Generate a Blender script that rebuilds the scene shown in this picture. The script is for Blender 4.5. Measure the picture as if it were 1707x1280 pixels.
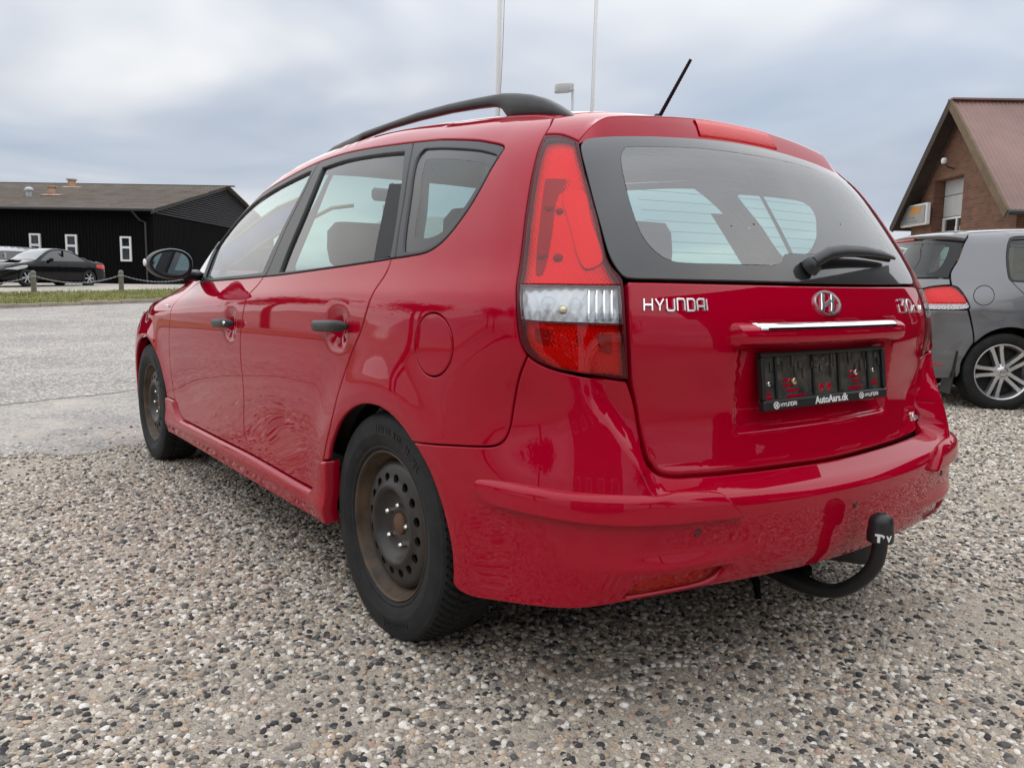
import bpy, math, random
import numpy as np
from mathutils import Vector, Matrix
from mathutils.geometry import delaunay_2d_cdt
random.seed(7); rng=np.random.default_rng(7)
for o in list(bpy.data.objects): bpy.data.objects.remove(o)
scn=bpy.context.scene; col=scn.collection
rad=math.radians
# ------------------------------------------------------------------ camera
CAM=np.array([-1.8708,-1.9591,.9758]); YAW,PITCH,ROLL,FPX=-.6305,-.1226,.0154,1372.3
cfwd=np.array([-math.sin(YAW)*math.cos(PITCH),math.cos(YAW)*math.cos(PITCH),math.sin(PITCH)])
crt0=np.array([math.cos(YAW),math.sin(YAW),0]); cup0=np.cross(crt0,cfwd)
crt=math.cos(ROLL)*crt0+math.sin(ROLL)*cup0; cup=-math.sin(ROLL)*crt0+math.cos(ROLL)*cup0
cd=bpy.data.cameras.new('camera'); cam=bpy.data.objects.new('camera',cd); col.objects.link(cam)
cd.sensor_fit='HORIZONTAL'; cd.sensor_width=36; cd.lens=36*FPX/1707; cd.clip_start=.05; cd.clip_end=3000
cam.matrix_world=Matrix([[crt[0],cup[0],-cfwd[0],CAM[0]],[crt[1],cup[1],-cfwd[1],CAM[1]],[crt[2],cup[2],-cfwd[2],CAM[2]],[0,0,0,1]])
scn.camera=cam
# ------------------------------------------------------------------ sky and sun
SUN_EL,SUN_AZ=rad(74),rad(20)      # azimuth measured from +y towards +x
w=bpy.data.worlds.new('World'); scn.world=w; w.use_nodes=True
nt=w.node_tree; nt.nodes.clear()
def N(t,kind,**kw):
    n=t.nodes.new(kind)
    for k,v in kw.items():
        if k in n.inputs: n.inputs[k].default_value=v
        else: setattr(n,k,v)
    return n
out=N(nt,'ShaderNodeOutputWorld'); bg=N(nt,'ShaderNodeBackground'); bg.inputs['Strength'].default_value=.1
sky=N(nt,'ShaderNodeTexSky'); sky.sky_type='NISHITA'; sky.sun_disc=False; sky.sun_elevation=SUN_EL; sky.sun_rotation=SUN_AZ; sky.air_density=1.2; sky.dust_density=2.5
tc=N(nt,'ShaderNodeTexCoord'); sep=N(nt,'ShaderNodeSeparateXYZ'); nt.links.new(tc.outputs['Generated'],sep.inputs[0])
zz=N(nt,'ShaderNodeMath',operation='MAXIMUM'); nt.links.new(sep.outputs['Z'],zz.inputs[0]); zz.inputs[1].default_value=0
za=N(nt,'ShaderNodeMath',operation='ADD'); nt.links.new(zz.outputs[0],za.inputs[0]); za.inputs[1].default_value=.16
dv=N(nt,'ShaderNodeVectorMath',operation='DIVIDE'); cz=N(nt,'ShaderNodeCombineXYZ')
for i in range(3): nt.links.new(za.outputs[0],cz.inputs[i])
nt.links.new(tc.outputs['Generated'],dv.inputs[0]); nt.links.new(cz.outputs[0],dv.inputs[1])
def wnoise(scale,detail,rough,off,dist=.0):
    mp=N(nt,'ShaderNodeMapping'); mp.inputs['Location'].default_value=off
    nt.links.new(dv.outputs[0],mp.inputs['Vector'])
    n=N(nt,'ShaderNodeTexNoise'); n.inputs['Scale'].default_value=scale; n.inputs['Detail'].default_value=detail; n.inputs['Roughness'].default_value=rough; n.inputs['Distortion'].default_value=dist
    nt.links.new(mp.outputs[0],n.inputs['Vector']); return n
n1=wnoise(.85,3.5,.5,(3.1,1.7,.4),.25); n2=wnoise(.42,2,.5,(8.2,5.5,2.0),.3)
rp=N(nt,'ShaderNodeValToRGB'); nt.links.new(n1.outputs[0],rp.inputs[0])
e=rp.color_ramp.elements; e[0].position=.30; e[0].color=(2.05,2.42,3.05,1); e[1].position=.68; e[1].color=(4.5,4.55,4.65,1)
m=rp.color_ramp.elements.new(.5); m.color=(2.85,3.12,3.6,1)
cov=N(nt,'ShaderNodeMapRange'); nt.links.new(n2.outputs[0],cov.inputs[0])
for i,v in zip((1,2,3,4),(.30,.55,.80,.98)): cov.inputs[i].default_value=v
mix=N(nt,'ShaderNodeMix',data_type='RGBA'); nt.links.new(cov.outputs[0],mix.inputs[0]); nt.links.new(sky.outputs[0],mix.inputs[6])
# an overcast sky is brighter overhead than at the horizon
z2=N(nt,'ShaderNodeMath',operation='MULTIPLY'); nt.links.new(zz.outputs[0],z2.inputs[0]); nt.links.new(zz.outputs[0],z2.inputs[1])
gr=N(nt,'ShaderNodeMath',operation='MULTIPLY_ADD'); nt.links.new(z2.outputs[0],gr.inputs[0]); gr.inputs[1].default_value=1.25; gr.inputs[2].default_value=1.0
gm=N(nt,'ShaderNodeVectorMath',operation='SCALE'); nt.links.new(rp.outputs[0],gm.inputs[0]); nt.links.new(gr.outputs[0],gm.inputs['Scale']); nt.links.new(gm.outputs[0],mix.inputs[7])
nt.links.new(mix.outputs[2],bg.inputs['Color']); nt.links.new(bg.outputs[0],out.inputs[0])
sd=bpy.data.lights.new('sun','SUN'); sd.energy=1.1; sd.angle=rad(160); sd.color=(1,.93,.84)
sun=bpy.data.objects.new('sun',sd); col.objects.link(sun)
dirv=Vector((math.sin(SUN_AZ)*math.cos(SUN_EL),math.cos(SUN_AZ)*math.cos(SUN_EL),math.sin(SUN_EL)))
sun.rotation_euler=dirv.to_track_quat('Z','Y').to_euler(); sun.location=dirv*30
vs=scn.view_settings; vs.view_transform='Standard'; vs.look='None'; vs.exposure=.92; vs.gamma=1; vs.use_curve_mapping=False
scn.cycles.max_bounces=10; scn.cycles.transparent_max_bounces=24; scn.cycles.glossy_bounces=5; scn.cycles.caustics_reflective=False; scn.cycles.caustics_refractive=False
# ------------------------------------------------------------------ materials
M={}
def newmat(name):
    m=bpy.data.materials.new(name); m.use_nodes=True; t=m.node_tree
    for n in list(t.nodes):
        if n.type!='OUTPUT_MATERIAL': t.nodes.remove(n)
    o=[n for n in t.nodes if n.type=='OUTPUT_MATERIAL'][0]
    return m,t,o
def pbsdf(name,color,rough=.5,metal=0,coat=0,coat_rough=.03,spec=.5,bump=0,bscale=60,var=0,vscale=4,dirt=None,detail=4,bdist=.002,sheen=0):
    m,t,o=newmat(name); b=N(t,'ShaderNodeBsdfPrincipled'); t.links.new(b.outputs[0],o.inputs[0])
    b.inputs['Base Color'].default_value=(*color,1); b.inputs['Roughness'].default_value=rough; b.inputs['Metallic'].default_value=metal
    b.inputs['Coat Weight'].default_value=coat; b.inputs['Coat Roughness'].default_value=coat_rough; b.inputs['Specular IOR Level'].default_value=spec
    tcn=N(t,'ShaderNodeTexCoord')
    if var or dirt:
        n=N(t,'ShaderNodeTexNoise'); n.inputs['Scale'].default_value=vscale; n.inputs['Detail'].default_value=6; n.inputs['Roughness'].default_value=.65
        t.links.new(tcn.outputs['Object'],n.inputs['Vector'])
        r=N(t,'ShaderNodeValToRGB'); t.links.new(n.outputs[0],r.inputs[0]); r.color_ramp.elements[0].position=.3; r.color_ramp.elements[1].position=.7
        lo=tuple(c*(1-var) for c in color); hi=tuple(min(1,c*(1+var)) for c in color)
        if dirt: lo=color; hi=dirt
        r.color_ramp.elements[0].color=(*lo,1); r.color_ramp.elements[1].color=(*hi,1)
        t.links.new(r.outputs[0],b.inputs['Base Color'])
    if bump:
        n=N(t,'ShaderNodeTexNoise'); n.inputs['Scale'].default_value=bscale; n.inputs['Detail'].default_value=detail
        t.links.new(tcn.outputs['Object'],n.inputs['Vector'])
        bp=N(t,'ShaderNodeBump'); bp.inputs['Strength'].default_value=bump; bp.inputs['Distance'].default_value=bdist; t.links.new(n.outputs[0],bp.inputs['Height']); t.links.new(bp.outputs[0],b.inputs['Normal'])
    M[name]=m; return m
def glassmat(name,tint,ior=1.7,rough=0.0,dusty=.0,gcol=(1,1,1),specks=False):
    """thin automotive glass: fresnel mix of clear tinted transmission and mirror reflection, with a faint film of dust"""
    m,t,o=newmat(name)
    tr=N(t,'ShaderNodeBsdfTransparent'); tr.inputs[0].default_value=(*tint,1)
    gl=N(t,'ShaderNodeBsdfGlossy'); gl.inputs['Roughness'].default_value=rough; gl.inputs[0].default_value=(*gcol,1)
    lw=N(t,'ShaderNodeLayerWeight'); lw.inputs[0].default_value=.5; pw=N(t,'ShaderNodeMath',operation='POWER'); t.links.new(lw.outputs['Facing'],pw.inputs[0]); pw.inputs[1].default_value=5; f0=2*((ior-1)/(ior+1))**2; fr=N(t,'ShaderNodeMath',operation='MULTIPLY_ADD'); t.links.new(pw.outputs[0],fr.inputs[0]); fr.inputs[1].default_value=1-f0; fr.inputs[2].default_value=f0
    mx=N(t,'ShaderNodeMixShader'); t.links.new(fr.outputs[0],mx.inputs[0]); t.links.new(tr.outputs[0],mx.inputs[1]); t.links.new(gl.outputs[0],mx.inputs[2])
    last=mx
    if dusty:
        df=N(t,'ShaderNodeBsdfDiffuse'); df.inputs[0].default_value=(.62,.66,.66,1)
        tcn=N(t,'ShaderNodeTexCoord'); n=N(t,'ShaderNodeTexNoise'); n.inputs['Scale'].default_value=5; n.inputs['Detail'].default_value=8; t.links.new(tcn.outputs['Object'],n.inputs['Vector'])
        mr=N(t,'ShaderNodeMapRange'); t.links.new(n.outputs[0],mr.inputs[0])
        for i,v in zip((1,2,3,4),(.3,.75,dusty*.4,dusty*1.6)): mr.inputs[i].default_value=v
        m2=N(t,'ShaderNodeMixShader'); t.links.new(mr.outputs[0],m2.inputs[0]); t.links.new(mx.outputs[0],m2.inputs[1]); t.links.new(df.outputs[0],m2.inputs[2]); last=m2
        if specks:
            vo=N(t,'ShaderNodeTexVoronoi'); vo.inputs['Scale'].default_value=34; vo.inputs['Randomness'].default_value=1; t.links.new(tcn.outputs['Object'],vo.inputs['Vector'])
            sc=N(t,'ShaderNodeSeparateColor'); t.links.new(vo.outputs['Color'],sc.inputs[0])
            th=N(t,'ShaderNodeMath',operation='MULTIPLY'); t.links.new(sc.outputs[0],th.inputs[0]); th.inputs[1].default_value=.13
            lt=N(t,'ShaderNodeMath',operation='LESS_THAN'); t.links.new(vo.outputs['Distance'],lt.inputs[0]); t.links.new(th.outputs[0],lt.inputs[1])
            cut=N(t,'ShaderNodeMath',operation='GREATER_THAN'); t.links.new(sc.outputs[1],cut.inputs[0]); cut.inputs[1].default_value=.72
            mu=N(t,'ShaderNodeMath',operation='MULTIPLY'); t.links.new(lt.outputs[0],mu.inputs[0]); t.links.new(cut.outputs[0],mu.inputs[1])
            dk=N(t,'ShaderNodeBsdfDiffuse'); rr=N(t,'ShaderNodeValToRGB'); t.links.new(sc.outputs[2],rr.inputs[0]); rr.color_ramp.elements[0].color=(.05,.06,.06,1); rr.color_ramp.elements[1].color=(.6,.63,.63,1); rr.color_ramp.interpolation='CONSTANT'; rr.color_ramp.elements[1].position=.7
            t.links.new(rr.outputs[0],dk.inputs[0])
            m3=N(t,'ShaderNodeMixShader'); t.links.new(mu.outputs[0],m3.inputs[0]); t.links.new(m2.outputs[0],m3.inputs[1]); t.links.new(dk.outputs[0],m3.inputs[2]); last=m3
    t.links.new(last.outputs[0],o.inputs[0]); M[name]=m; return m
# ------------------------------------------------------------------ objects
def meta(o,label=None,cat=None,group=None,kind=None):
    if label: o['label']=label
    if cat: o['category']=cat
    if group: o['group']=group
    if kind: o['kind']=kind
    return o
def empty(name,loc=(0,0,0),rz=0,label=None,cat=None,group=None):
    o=bpy.data.objects.new(name,None); o.empty_display_size=.1; o.location=loc; o.rotation_euler=(0,0,rz); col.objects.link(o)
    return meta(o,label,cat,group)
def link(name,me,mat,parent=None):
    o=bpy.data.objects.new(name,me); col.objects.link(o)
    if mat is not None:
        ms=mat if isinstance(mat,(list,tuple)) else [mat]
        if not me.materials:
            for q in ms: me.materials.append(M[q] if isinstance(q,str) else q)
    if parent is not None: o.parent=parent
    return o
def mesh(name,V,F,mat,parent=None,normals=None,smooth=False,angle=None):
    me=bpy.data.meshes.new(name)
    V=np.asarray(V,float).tolist() if not isinstance(V,list) else V
    me.from_pydata(V,[],F.tolist() if isinstance(F,np.ndarray) else F); me.update()
    if smooth or normals is not None:
        me.polygons.foreach_set('use_smooth',[True]*len(me.polygons))
    if normals is not None: me.normals_split_custom_set_from_vertices([tuple(n) for n in np.asarray(normals)])
    elif angle is not None: me.set_sharp_from_angle(angle=angle)
    return link(name,me,mat,parent)
class MB:
    """collects verts and faces of several shapes into one mesh"""
    def __init__(s): s.v=[]; s.f=[]
    def add(s,V,F):
        o=len(s.v); s.v+= [tuple(map(float,a)) for a in V]; s.f+=[tuple(i+o for i in q) for q in F]; return s
    def box(s,c,d,rot=None,bev=0):
        c=np.array(c,float); h=np.array(d,float)/2
        if bev:
            b=min(bev,min(h)*.9); P=[]
            for sx in(-1,1):
                for sy in(-1,1):
                    for sz in(-1,1):
                        for k in range(3):
                            q=h.copy(); q-=b; q[k]+=b; P.append(q*np.array((sx,sy,sz)))
            P=np.array(P); F=[]
            def idx(sx,sy,sz,k): return ((sx>0)*4+(sy>0)*2+(sz>0))*3+k
            for sgn in(-1,1):
                F.append([idx(sgn,a,b_,0) for a,b_ in((-1,-1),(1,-1),(1,1),(-1,1))][::sgn])
                F.append([idx(a,sgn,b_,1) for a,b_ in((-1,-1),(1,-1),(1,1),(-1,1))][::-sgn])
                F.append([idx(a,b_,sgn,2) for a,b_ in((-1,-1),(1,-1),(1,1),(-1,1))][::sgn])
            for a in(-1,1):
                for b_ in(-1,1):
                    q=[idx(a,b_,-1,0),idx(a,b_,1,0),idx(a,b_,1,1),idx(a,b_,-1,1)]; F.append(q if a*b_<0 else q[::-1])
                    q=[idx(a,-1,b_,0),idx(a,1,b_,0),idx(a,1,b_,2),idx(a,-1,b_,2)]; F.append(q if a*b_>0 else q[::-1])
                    q=[idx(-1,a,b_,1),idx(1,a,b_,1),idx(1,a,b_,2),idx(-1,a,b_,2)]; F.append(q if a*b_<0 else q[::-1])
                    for c_ in(-1,1):
                        q=[idx(a,b_,c_,0),idx(a,b_,c_,1),idx(a,b_,c_,2)]; F.append(q if a*b_*c_>0 else q[::-1])
        else:
            P=np.array([(sx,sy,sz) for sx in(-1,1) for sy in(-1,1) for sz in(-1,1)])*h
            F=[(0,1,3,2),(4,6,7,5),(0,4,5,1),(2,3,7,6),(0,2,6,4),(1,5,7,3)]
        if rot is not None: P=P@np.array(rot).T
        return s.add(P+c,F)
    def tube(s,pts,r,n=12,cap=True,flat=(1,1),up=(0,0,1)):
        pts=np.array(pts,float); r=np.broadcast_to(np.asarray(r,float),(len(pts),)) if np.ndim(r)<2 else r
        T=np.gradient(pts,axis=0); T/=np.linalg.norm(T,axis=1,keepdims=True)+1e-12
        u=np.array(up,float); V=[]
        for i,(p_,t_) in enumerate(zip(pts,T)):
            a=u-t_*np.dot(u,t_)
            if np.linalg.norm(a)<1e-3: a=np.cross(t_,(1,0,0))
            a/=np.linalg.norm(a); b=np.cross(t_,a); u=a if up==(0,0,1) and abs(t_[2])>.9 else np.array(up,float)
            for k in range(n):
                th=2*math.pi*k/n; V.append(p_+r[i]*(a*math.cos(th)*flat[1]+b*math.sin(th)*flat[0]))
        F=[]
        for i in range(len(pts)-1):
            for k in range(n):
                k2=(k+1)%n; F.append((i*n+k,i*n+k2,(i+1)*n+k2,(i+1)*n+k))
        if cap: F.append(tuple(range(n))[::-1]); F.append(tuple((len(pts)-1)*n+k for k in range(n)))
        return s.add(V,F)
    def lathe(s,prof,n=48,axis='z',c=(0,0,0),close=False):
        prof=np.array(prof,float); V=[]
        for i in range(n):
            a=2*math.pi*i/n
            for r,h in prof:
                q=(r*math.cos(a),r*math.sin(a),h)
                if axis=='x': q=(h,q[0],q[1])
                elif axis=='y': q=(q[1],h,q[0])
                V.append(np.add(q,c))
        m_=len(prof); F=[]
        for i in range(n):
            j=(i+1)%n
            for k in range(m_-1): F.append((i*m_+k,j*m_+k,j*m_+k+1,i*m_+k+1))
        return s.add(V,F)
    def obj(s,name,mat,parent=None,smooth=False,angle=None): return mesh(name,s.v,s.f,mat,parent,smooth=smooth or angle is not None,angle=angle)
def rotz(a): c,s_=math.cos(a),math.sin(a); return np.array([[c,-s_,0],[s_,c,0],[0,0,1]])
def rotx(a): c,s_=math.cos(a),math.sin(a); return np.array([[1,0,0],[0,c,-s_],[0,s_,c]])
def roty(a): c,s_=math.cos(a),math.sin(a); return np.array([[c,0,s_],[0,1,0],[-s_,0,c]])
def copy_tree(o,parent=None):
    c=o.copy(); col.objects.link(c); c.parent=parent
    for ch in list(o.children): copy_tree(ch,c)
    return c
# 2-D outlines -------------------------------------------------------
def curve(pts,ds=.012,closed=True):
    """outline through points; a third value 1 marks a sharp corner, the rest is a smooth curve"""
    n=len(pts); P=np.array([q[:2] for q in pts],float); cn=[len(q)>2 and q[2] for q in pts]; o=[]
    for i in range(n if closed else n-1):
        a,b=P[i],P[(i+1)%n]
        p0=a+(a-b) if cn[i] or (not closed and i==0) else P[i-1]
        p3=b+(b-a) if cn[(i+1)%n] or (not closed and i==n-2) else P[(i+2)%n]
        L=np.linalg.norm(b-a); k=max(1,int(math.ceil(L/ds)))
        l0=max(np.linalg.norm(a-p0),1e-6); l3=max(np.linalg.norm(p3-b),1e-6)
        m1=(b-p0)/(L+l0)*L; m2=(p3-a)/(L+l3)*L
        if cn[i]: m1=b-a if cn[(i+1)%n] else 1.5*(b-a)-.5*m2
        if cn[(i+1)%n]: m2=b-a if cn[i] else 1.5*(b-a)-.5*m1
        for t in np.arange(k)/k:
            o.append((2*t**3-3*t*t+1)*a+(t**3-2*t*t+t)*m1+(3*t*t-2*t**3)*b+(t**3-t*t)*m2)
    if not closed: o.append(P[-1])
    return np.array(o)
def area2(P): return .5*np.sum(P[:,0]*np.roll(P[:,1],-1)-np.roll(P[:,0],-1)*P[:,1])
def inset(P,d):
    """move a closed counter-clockwise outline inwards by d"""
    if d==0: return P
    e1=P-np.roll(P,1,0); e2=np.roll(P,-1,0)-P
    e1/=np.linalg.norm(e1,axis=1,keepdims=True)+1e-12; e2/=np.linalg.norm(e2,axis=1,keepdims=True)+1e-12
    n1=np.stack([-e1[:,1],e1[:,0]],1); n2=np.stack([-e2[:,1],e2[:,0]],1)
    nn=n1+n2; l=np.linalg.norm(nn,axis=1,keepdims=True); nn/=np.maximum(l,1e-6)
    c=np.maximum((nn*n1).sum(1,keepdims=True),.5)
    return P+nn*d/c
def inside(Q,P):
    r=np.zeros(len(Q),bool)
    x,y=Q[:,0],Q[:,1]
    for a,b in zip(P,np.roll(P,-1,0)):
        if a[1]==b[1]: continue
        c=(a[1]>y)!=(b[1]>y); r^=c&(x<(b[0]-a[0])*(y-a[1])/(b[1]-a[1])+a[0])
    return r
def fill(outer,holes,res):
    """triangulate an outline with holes, with an even grid of points inside"""
    bnd=np.vstack([outer]+list(holes)); lo,hi=outer.min(0),outer.max(0)
    gx=np.arange(lo[0],hi[0],res); gy=np.arange(lo[1],hi[1],res*.866)
    G=np.array([(x+(res/2 if j%2 else 0),y) for j,y in enumerate(gy) for x in gx]).reshape(-1,2)
    if len(G):
        k=inside(G,outer)
        for h in holes: k&=~inside(G,h)
        G=G[k]
    if len(G):
        d=np.min(((G[:,None,:]-bnd[None,:,:])**2).sum(2),1) if len(G)*len(bnd)<4e6 else np.concatenate([np.min(((g[:,None,:]-bnd[None,:,:])**2).sum(2),1) for g in np.array_split(G,20)])
        G=G[d>(.45*res)**2]
    P=np.vstack([bnd,G]) if len(G) else bnd
    E=[];s0=0
    for L in [outer]+list(holes):
        n=len(L); E+=[(s0+i,s0+(i+1)%n) for i in range(n)]; s0+=n
    v,e_,f_,ov,oe,of=delaunay_2d_cdt([Vector(q) for q in P.tolist()],E,[],0,1e-7)
    V=np.array([tuple(q) for q in v]); T=np.array([t for t in f_ if len(t)==3],int)
    c=V[T].mean(1); k=inside(c,outer)
    for h in holes: k&=~inside(c,h)
    T=T[k]; a=V[T]; ar=(a[:,1,0]-a[:,0,0])*(a[:,2,1]-a[:,0,1])-(a[:,2,0]-a[:,0,0])*(a[:,1,1]-a[:,0,1])
    T[ar<0]=T[ar<0][:,::-1]; T=T[np.abs(ar)>1e-12]
    # boundary loops in output indexing
    m={}
    for i,src in enumerate(ov):
        for s_ in src: m[s_]=i
    loops=[];s0=0
    for L in [outer]+list(holes): loops.append([m[s0+i] for i in range(len(L))]); s0+=len(L)
    return V,T,loops
def text_geo(body,size=1,extrude=.0,align='LEFT',spacing=1.0,bold=0):
    cu=bpy.data.curves.new('t','FONT'); cu.body=body; cu.size=size; cu.extrude=extrude; cu.align_x=align; cu.space_character=spacing; cu.resolution_u=3; cu.offset=bold
    ob=bpy.data.objects.new('t',cu); col.objects.link(ob); dg=bpy.context.evaluated_depsgraph_get(); ev=ob.evaluated_get(dg); me=ev.to_mesh()
    V=np.array([tuple(v.co) for v in me.vertices]); F=[tuple(p_.vertices) for p_ in me.polygons]; ev.to_mesh_clear(); bpy.data.objects.remove(ob); bpy.data.curves.remove(cu)
    return V,F
# ------------------------------------------------------------------ car skins
class Spl:
    """natural cubic spline, linear extrapolation"""
    def __init__(s,xs,ys):
        x=s.x=np.array(xs,float); y=s.y=np.array(ys,float); n=len(x); h=np.diff(x)
        A=np.zeros((n,n)); b=np.zeros(n); A[0,0]=A[-1,-1]=1
        for i in range(1,n-1):
            A[i,i-1]=h[i-1];A[i,i]=2*(h[i-1]+h[i]);A[i,i+1]=h[i]
            b[i]=6*((y[i+1]-y[i])/h[i]-(y[i]-y[i-1])/h[i-1])
        s.m=np.linalg.solve(A,b); s.h=h
        s.d0=(y[1]-y[0])/h[0]-h[0]*s.m[1]/6; s.d1=(y[-1]-y[-2])/h[-1]+h[-1]*s.m[-2]/6
    def __call__(s,t):
        t=np.asarray(t,float); q=np.clip(t,s.x[0],s.x[-1])
        i=np.clip(np.searchsorted(s.x,q)-1,0,len(s.x)-2); h=s.h[i]
        a=(s.x[i+1]-q)/h; b=(q-s.x[i])/h
        v=a*s.y[i]+b*s.y[i+1]+((a**3-a)*s.m[i]+(b**3-b)*s.m[i+1])*h*h/6
        return v+np.where(t<s.x[0],(t-s.x[0])*s.d0,0)+np.where(t>s.x[-1],(t-s.x[-1])*s.d1,0)
def smax(a,b,k):
    h=np.maximum(k-np.abs(a-b),0)/k
    return np.maximum(a,b)+h*h*h*k/6
def sst(a,b,x):
    t=np.clip((x-a)/(b-a),0,1); return t*t*t*(t*(6*t-15)+10)

class Shell:
    """a car skin given by an implicit function; panels are outlines in (w,z): w = distance round the car from the rear centre, z = height"""
    def __init__(s,f,YC,YF,R0=.9,mx=1.7,zmin=.45):
        s.f=f; s.YC=YC; s.YF=YF; s.R0=R0; s.WA=math.pi/2*R0; s.WB=s.WA+YF-YC; s.mx=mx; s.zmin=zmin
    def side(s,q):
        w,z=q[:,0],q[:,1]; sg=np.where(w<0,-1.,1.); a=np.abs(w); r1=a<s.WA; r3=a>s.WB
        ph=np.where(r1,a/s.R0,np.where(r3,math.pi/2+(a-s.WB)/s.R0,math.pi/2)); y0=np.where(r1,s.YC,np.where(r3,s.YF,s.YC+a-s.WA))
        n=np.stack([sg*np.sin(ph),-np.cos(ph),0*ph],-1); b=np.stack([0*ph,y0,z],-1)
        return s.solve(b,n,.02,s.mx)
    def top(s,q):
        b=np.stack([q[:,0],q[:,1],np.full(len(q),s.zmin)],-1); n=np.zeros_like(b); n[:,2]=1
        return s.solve(b,n,0,1.3)
    def solve(s,b,n,lo,hi):
        lo=np.full(len(b),float(lo)); hi=np.full(len(b),float(hi))
        for _ in range(32):
            m_=(lo+hi)/2; v=s.f(b+n*m_[:,None])>0; hi=np.where(v,m_,hi); lo=np.where(v,lo,m_)
        return b+n*lo[:,None]
    def nrm(s,P,e=1.5e-3):
        g=np.stack([s.f(P+np.array(d)*e)-s.f(P-np.array(d)*e) for d in((1,0,0),(0,1,0),(0,0,1))],-1)
        return g/(np.linalg.norm(g,axis=-1,keepdims=True)+1e-12)
    def wz(s,P):
        P=np.asarray(P,float); x,y,z=P[...,0],P[...,1],P[...,2]; sg=np.where(x<0,-1,1)
        a=np.where(y<s.YC,np.arctan2(np.abs(x),s.YC-y)*s.R0,np.where(y>s.YF,s.WB+s.R0*np.arctan2(y-s.YF,np.abs(x)),s.WA+y-s.YC))
        return np.stack([sg*a,z],-1)
    def roofwz(s,xy): return [tuple(q) for q in s.wz(s.top(np.array(xy,float)))]
    def at(s,w,z,off=0):
        P=s.side(np.array([[w,z]],float)); n=s.nrm(P); return (P+n*off)[0],n[0]
    def panel(s,name,pts,mat,parent,holes=(),off=0.,gap=.002,edge=.003,thick=.012,res=.025,mir=False,mapper='side',ds=.012,drop=None):
        po=curve(pts,ds) if not isinstance(pts,np.ndarray) else pts
        if area2(po)<0: po=po[::-1]
        hs=[]
        for h in holes:
            h=curve(h,ds) if not isinstance(h,np.ndarray) else h
            hs.append(h if area2(h)>0 else h[::-1])
        inn=inset(po,gap+edge); ihs=[inset(h,-gap-edge) for h in hs]
        V,T,loops=fill(inn,ihs,res)
        offv=off(V) if callable(off) else np.full(len(V),off)
        sg=np.array([-1,1]) if mir else np.array([1,1])
        mp=s.side if mapper=='side' else s.top
        P=mp(V*sg); n=s.nrm(P); X=[P+n*offv[:,None]]; NN=[n]
        if callable(off):
            # true normals of the displaced surface
            e=.0012; D=[]
            for dq in ((e,0),(0,e)):
                a=V+np.array(dq); b=V-np.array(dq); pa=mp(a*sg); pb=mp(b*sg); D.append(pa+s.nrm(pa)*off(a)[:,None]-pb-s.nrm(pb)*off(b)[:,None])
            dn=np.cross(D[0],D[1]); dn/=np.linalg.norm(dn,axis=1,keepdims=True)+1e-12; dn*=np.sign((dn*n).sum(1,keepdims=True)); NN=[dn]
        F=[tuple(t) for t in T]; cnt=len(V)
        if thick>0:
            for k,(L,src,q) in enumerate(zip(loops,[po]+hs,[inset(po,gap)]+[inset(h,-gap) for h in hs])):
                # outer ring in same order as loop
                Pq=mp(q*sg); nq=s.nrm(Pq); oq=off(q) if callable(off) else np.full(len(q),off)
                lat=Pq-P[L]; lat-=nq*(lat*nq).sum(1,keepdims=True); lat/=np.linalg.norm(lat,axis=1,keepdims=True)+1e-9
                n2=nq*.6+lat*.8; n2/=np.linalg.norm(n2,axis=1,keepdims=True)+1e-9
                X+=[Pq+nq*(oq-(drop if drop is not None else edge*.7))[:,None],Pq+nq*(oq-thick)[:,None]]; NN+=[n2,lat]
                m_=len(q)
                for i in range(m_):
                    j=(i+1)%m_; a,b,c,d=L[i],L[j],cnt+i,cnt+j
                    if k==0: F+=[(b,a,c,d),(d,c,c+m_,d+m_)]
                    else: F+=[(a,b,d,c),(c,d,d+m_,c+m_)]
                cnt+=2*m_
        if mir: F=[t[::-1] for t in F]
        F=[tuple(int(i) for i in t) for t in F]
        return mesh(name,np.vstack(X),F,mat,parent,normals=np.vstack(NN))
def mirror(half):
    """left half outline from rear centre line up/down -> full symmetric outline"""
    return list(half)+[(-q[0],)+tuple(q[1:]) for q in half[::-1] if abs(q[0])>1e-6]
# ---- the red estate: x right, y forward, z up, rear axle at y=0
prof=Spl([.10,.20,.30,.42,.55,.68,.80,.88,.935,.97,1.02,1.08,1.2,1.32,1.42,1.55],
         [.835,.856,.866,.872,.877,.880,.880,.876,.870,.856,.835,.809,.753,.695,.645,.58])
planL=Spl([-.95,-.6,-.3,0,.4,1.2,2.0,2.6,3.0,3.3,3.6],[-.150,-.062,-.016,.0,.003,.005,.004,.000,-.022,-.09,-.24])
planG=Spl([-.75,-.45,-.1,.4,.9,1.5,2.0,2.5],[-.13,-.058,-.018,-.002,-.006,-.022,-.05,-.11])
shoulder=Spl([-.9,-.5,0,.5,1.0,1.6,2.2,3.0],[.975,.965,.950,.938,.925,.905,.88,.85])
def halfwidth(y,z):
    zz=z-(shoulder(y)-.95)
    w=prof(zz)
    g=sst(.86,1.05,zz)
    w=w+planL(y)*(1-g)+planG(y)*g
    for yc in (0,2.7):
        d=np.hypot(y-yc,z-.31)
        w=w+.014*np.exp(-((d-.36)/.085)**2)*np.clip(1.2-np.abs(z-.5)*1.2,0,1)
    # door hollow
    w=w-.009*np.exp(-((z-.45)/.15)**2)*sst(.25,.9,y)*sst(2.4,1.7,y)
    w=w-.034*np.exp(-((z-.68)/.12)**2)*sst(-.30,-.58,y)
    w=w-.035*sst(2.45,2.9,y)*sst(.62,.82,z)
    return w
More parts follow.
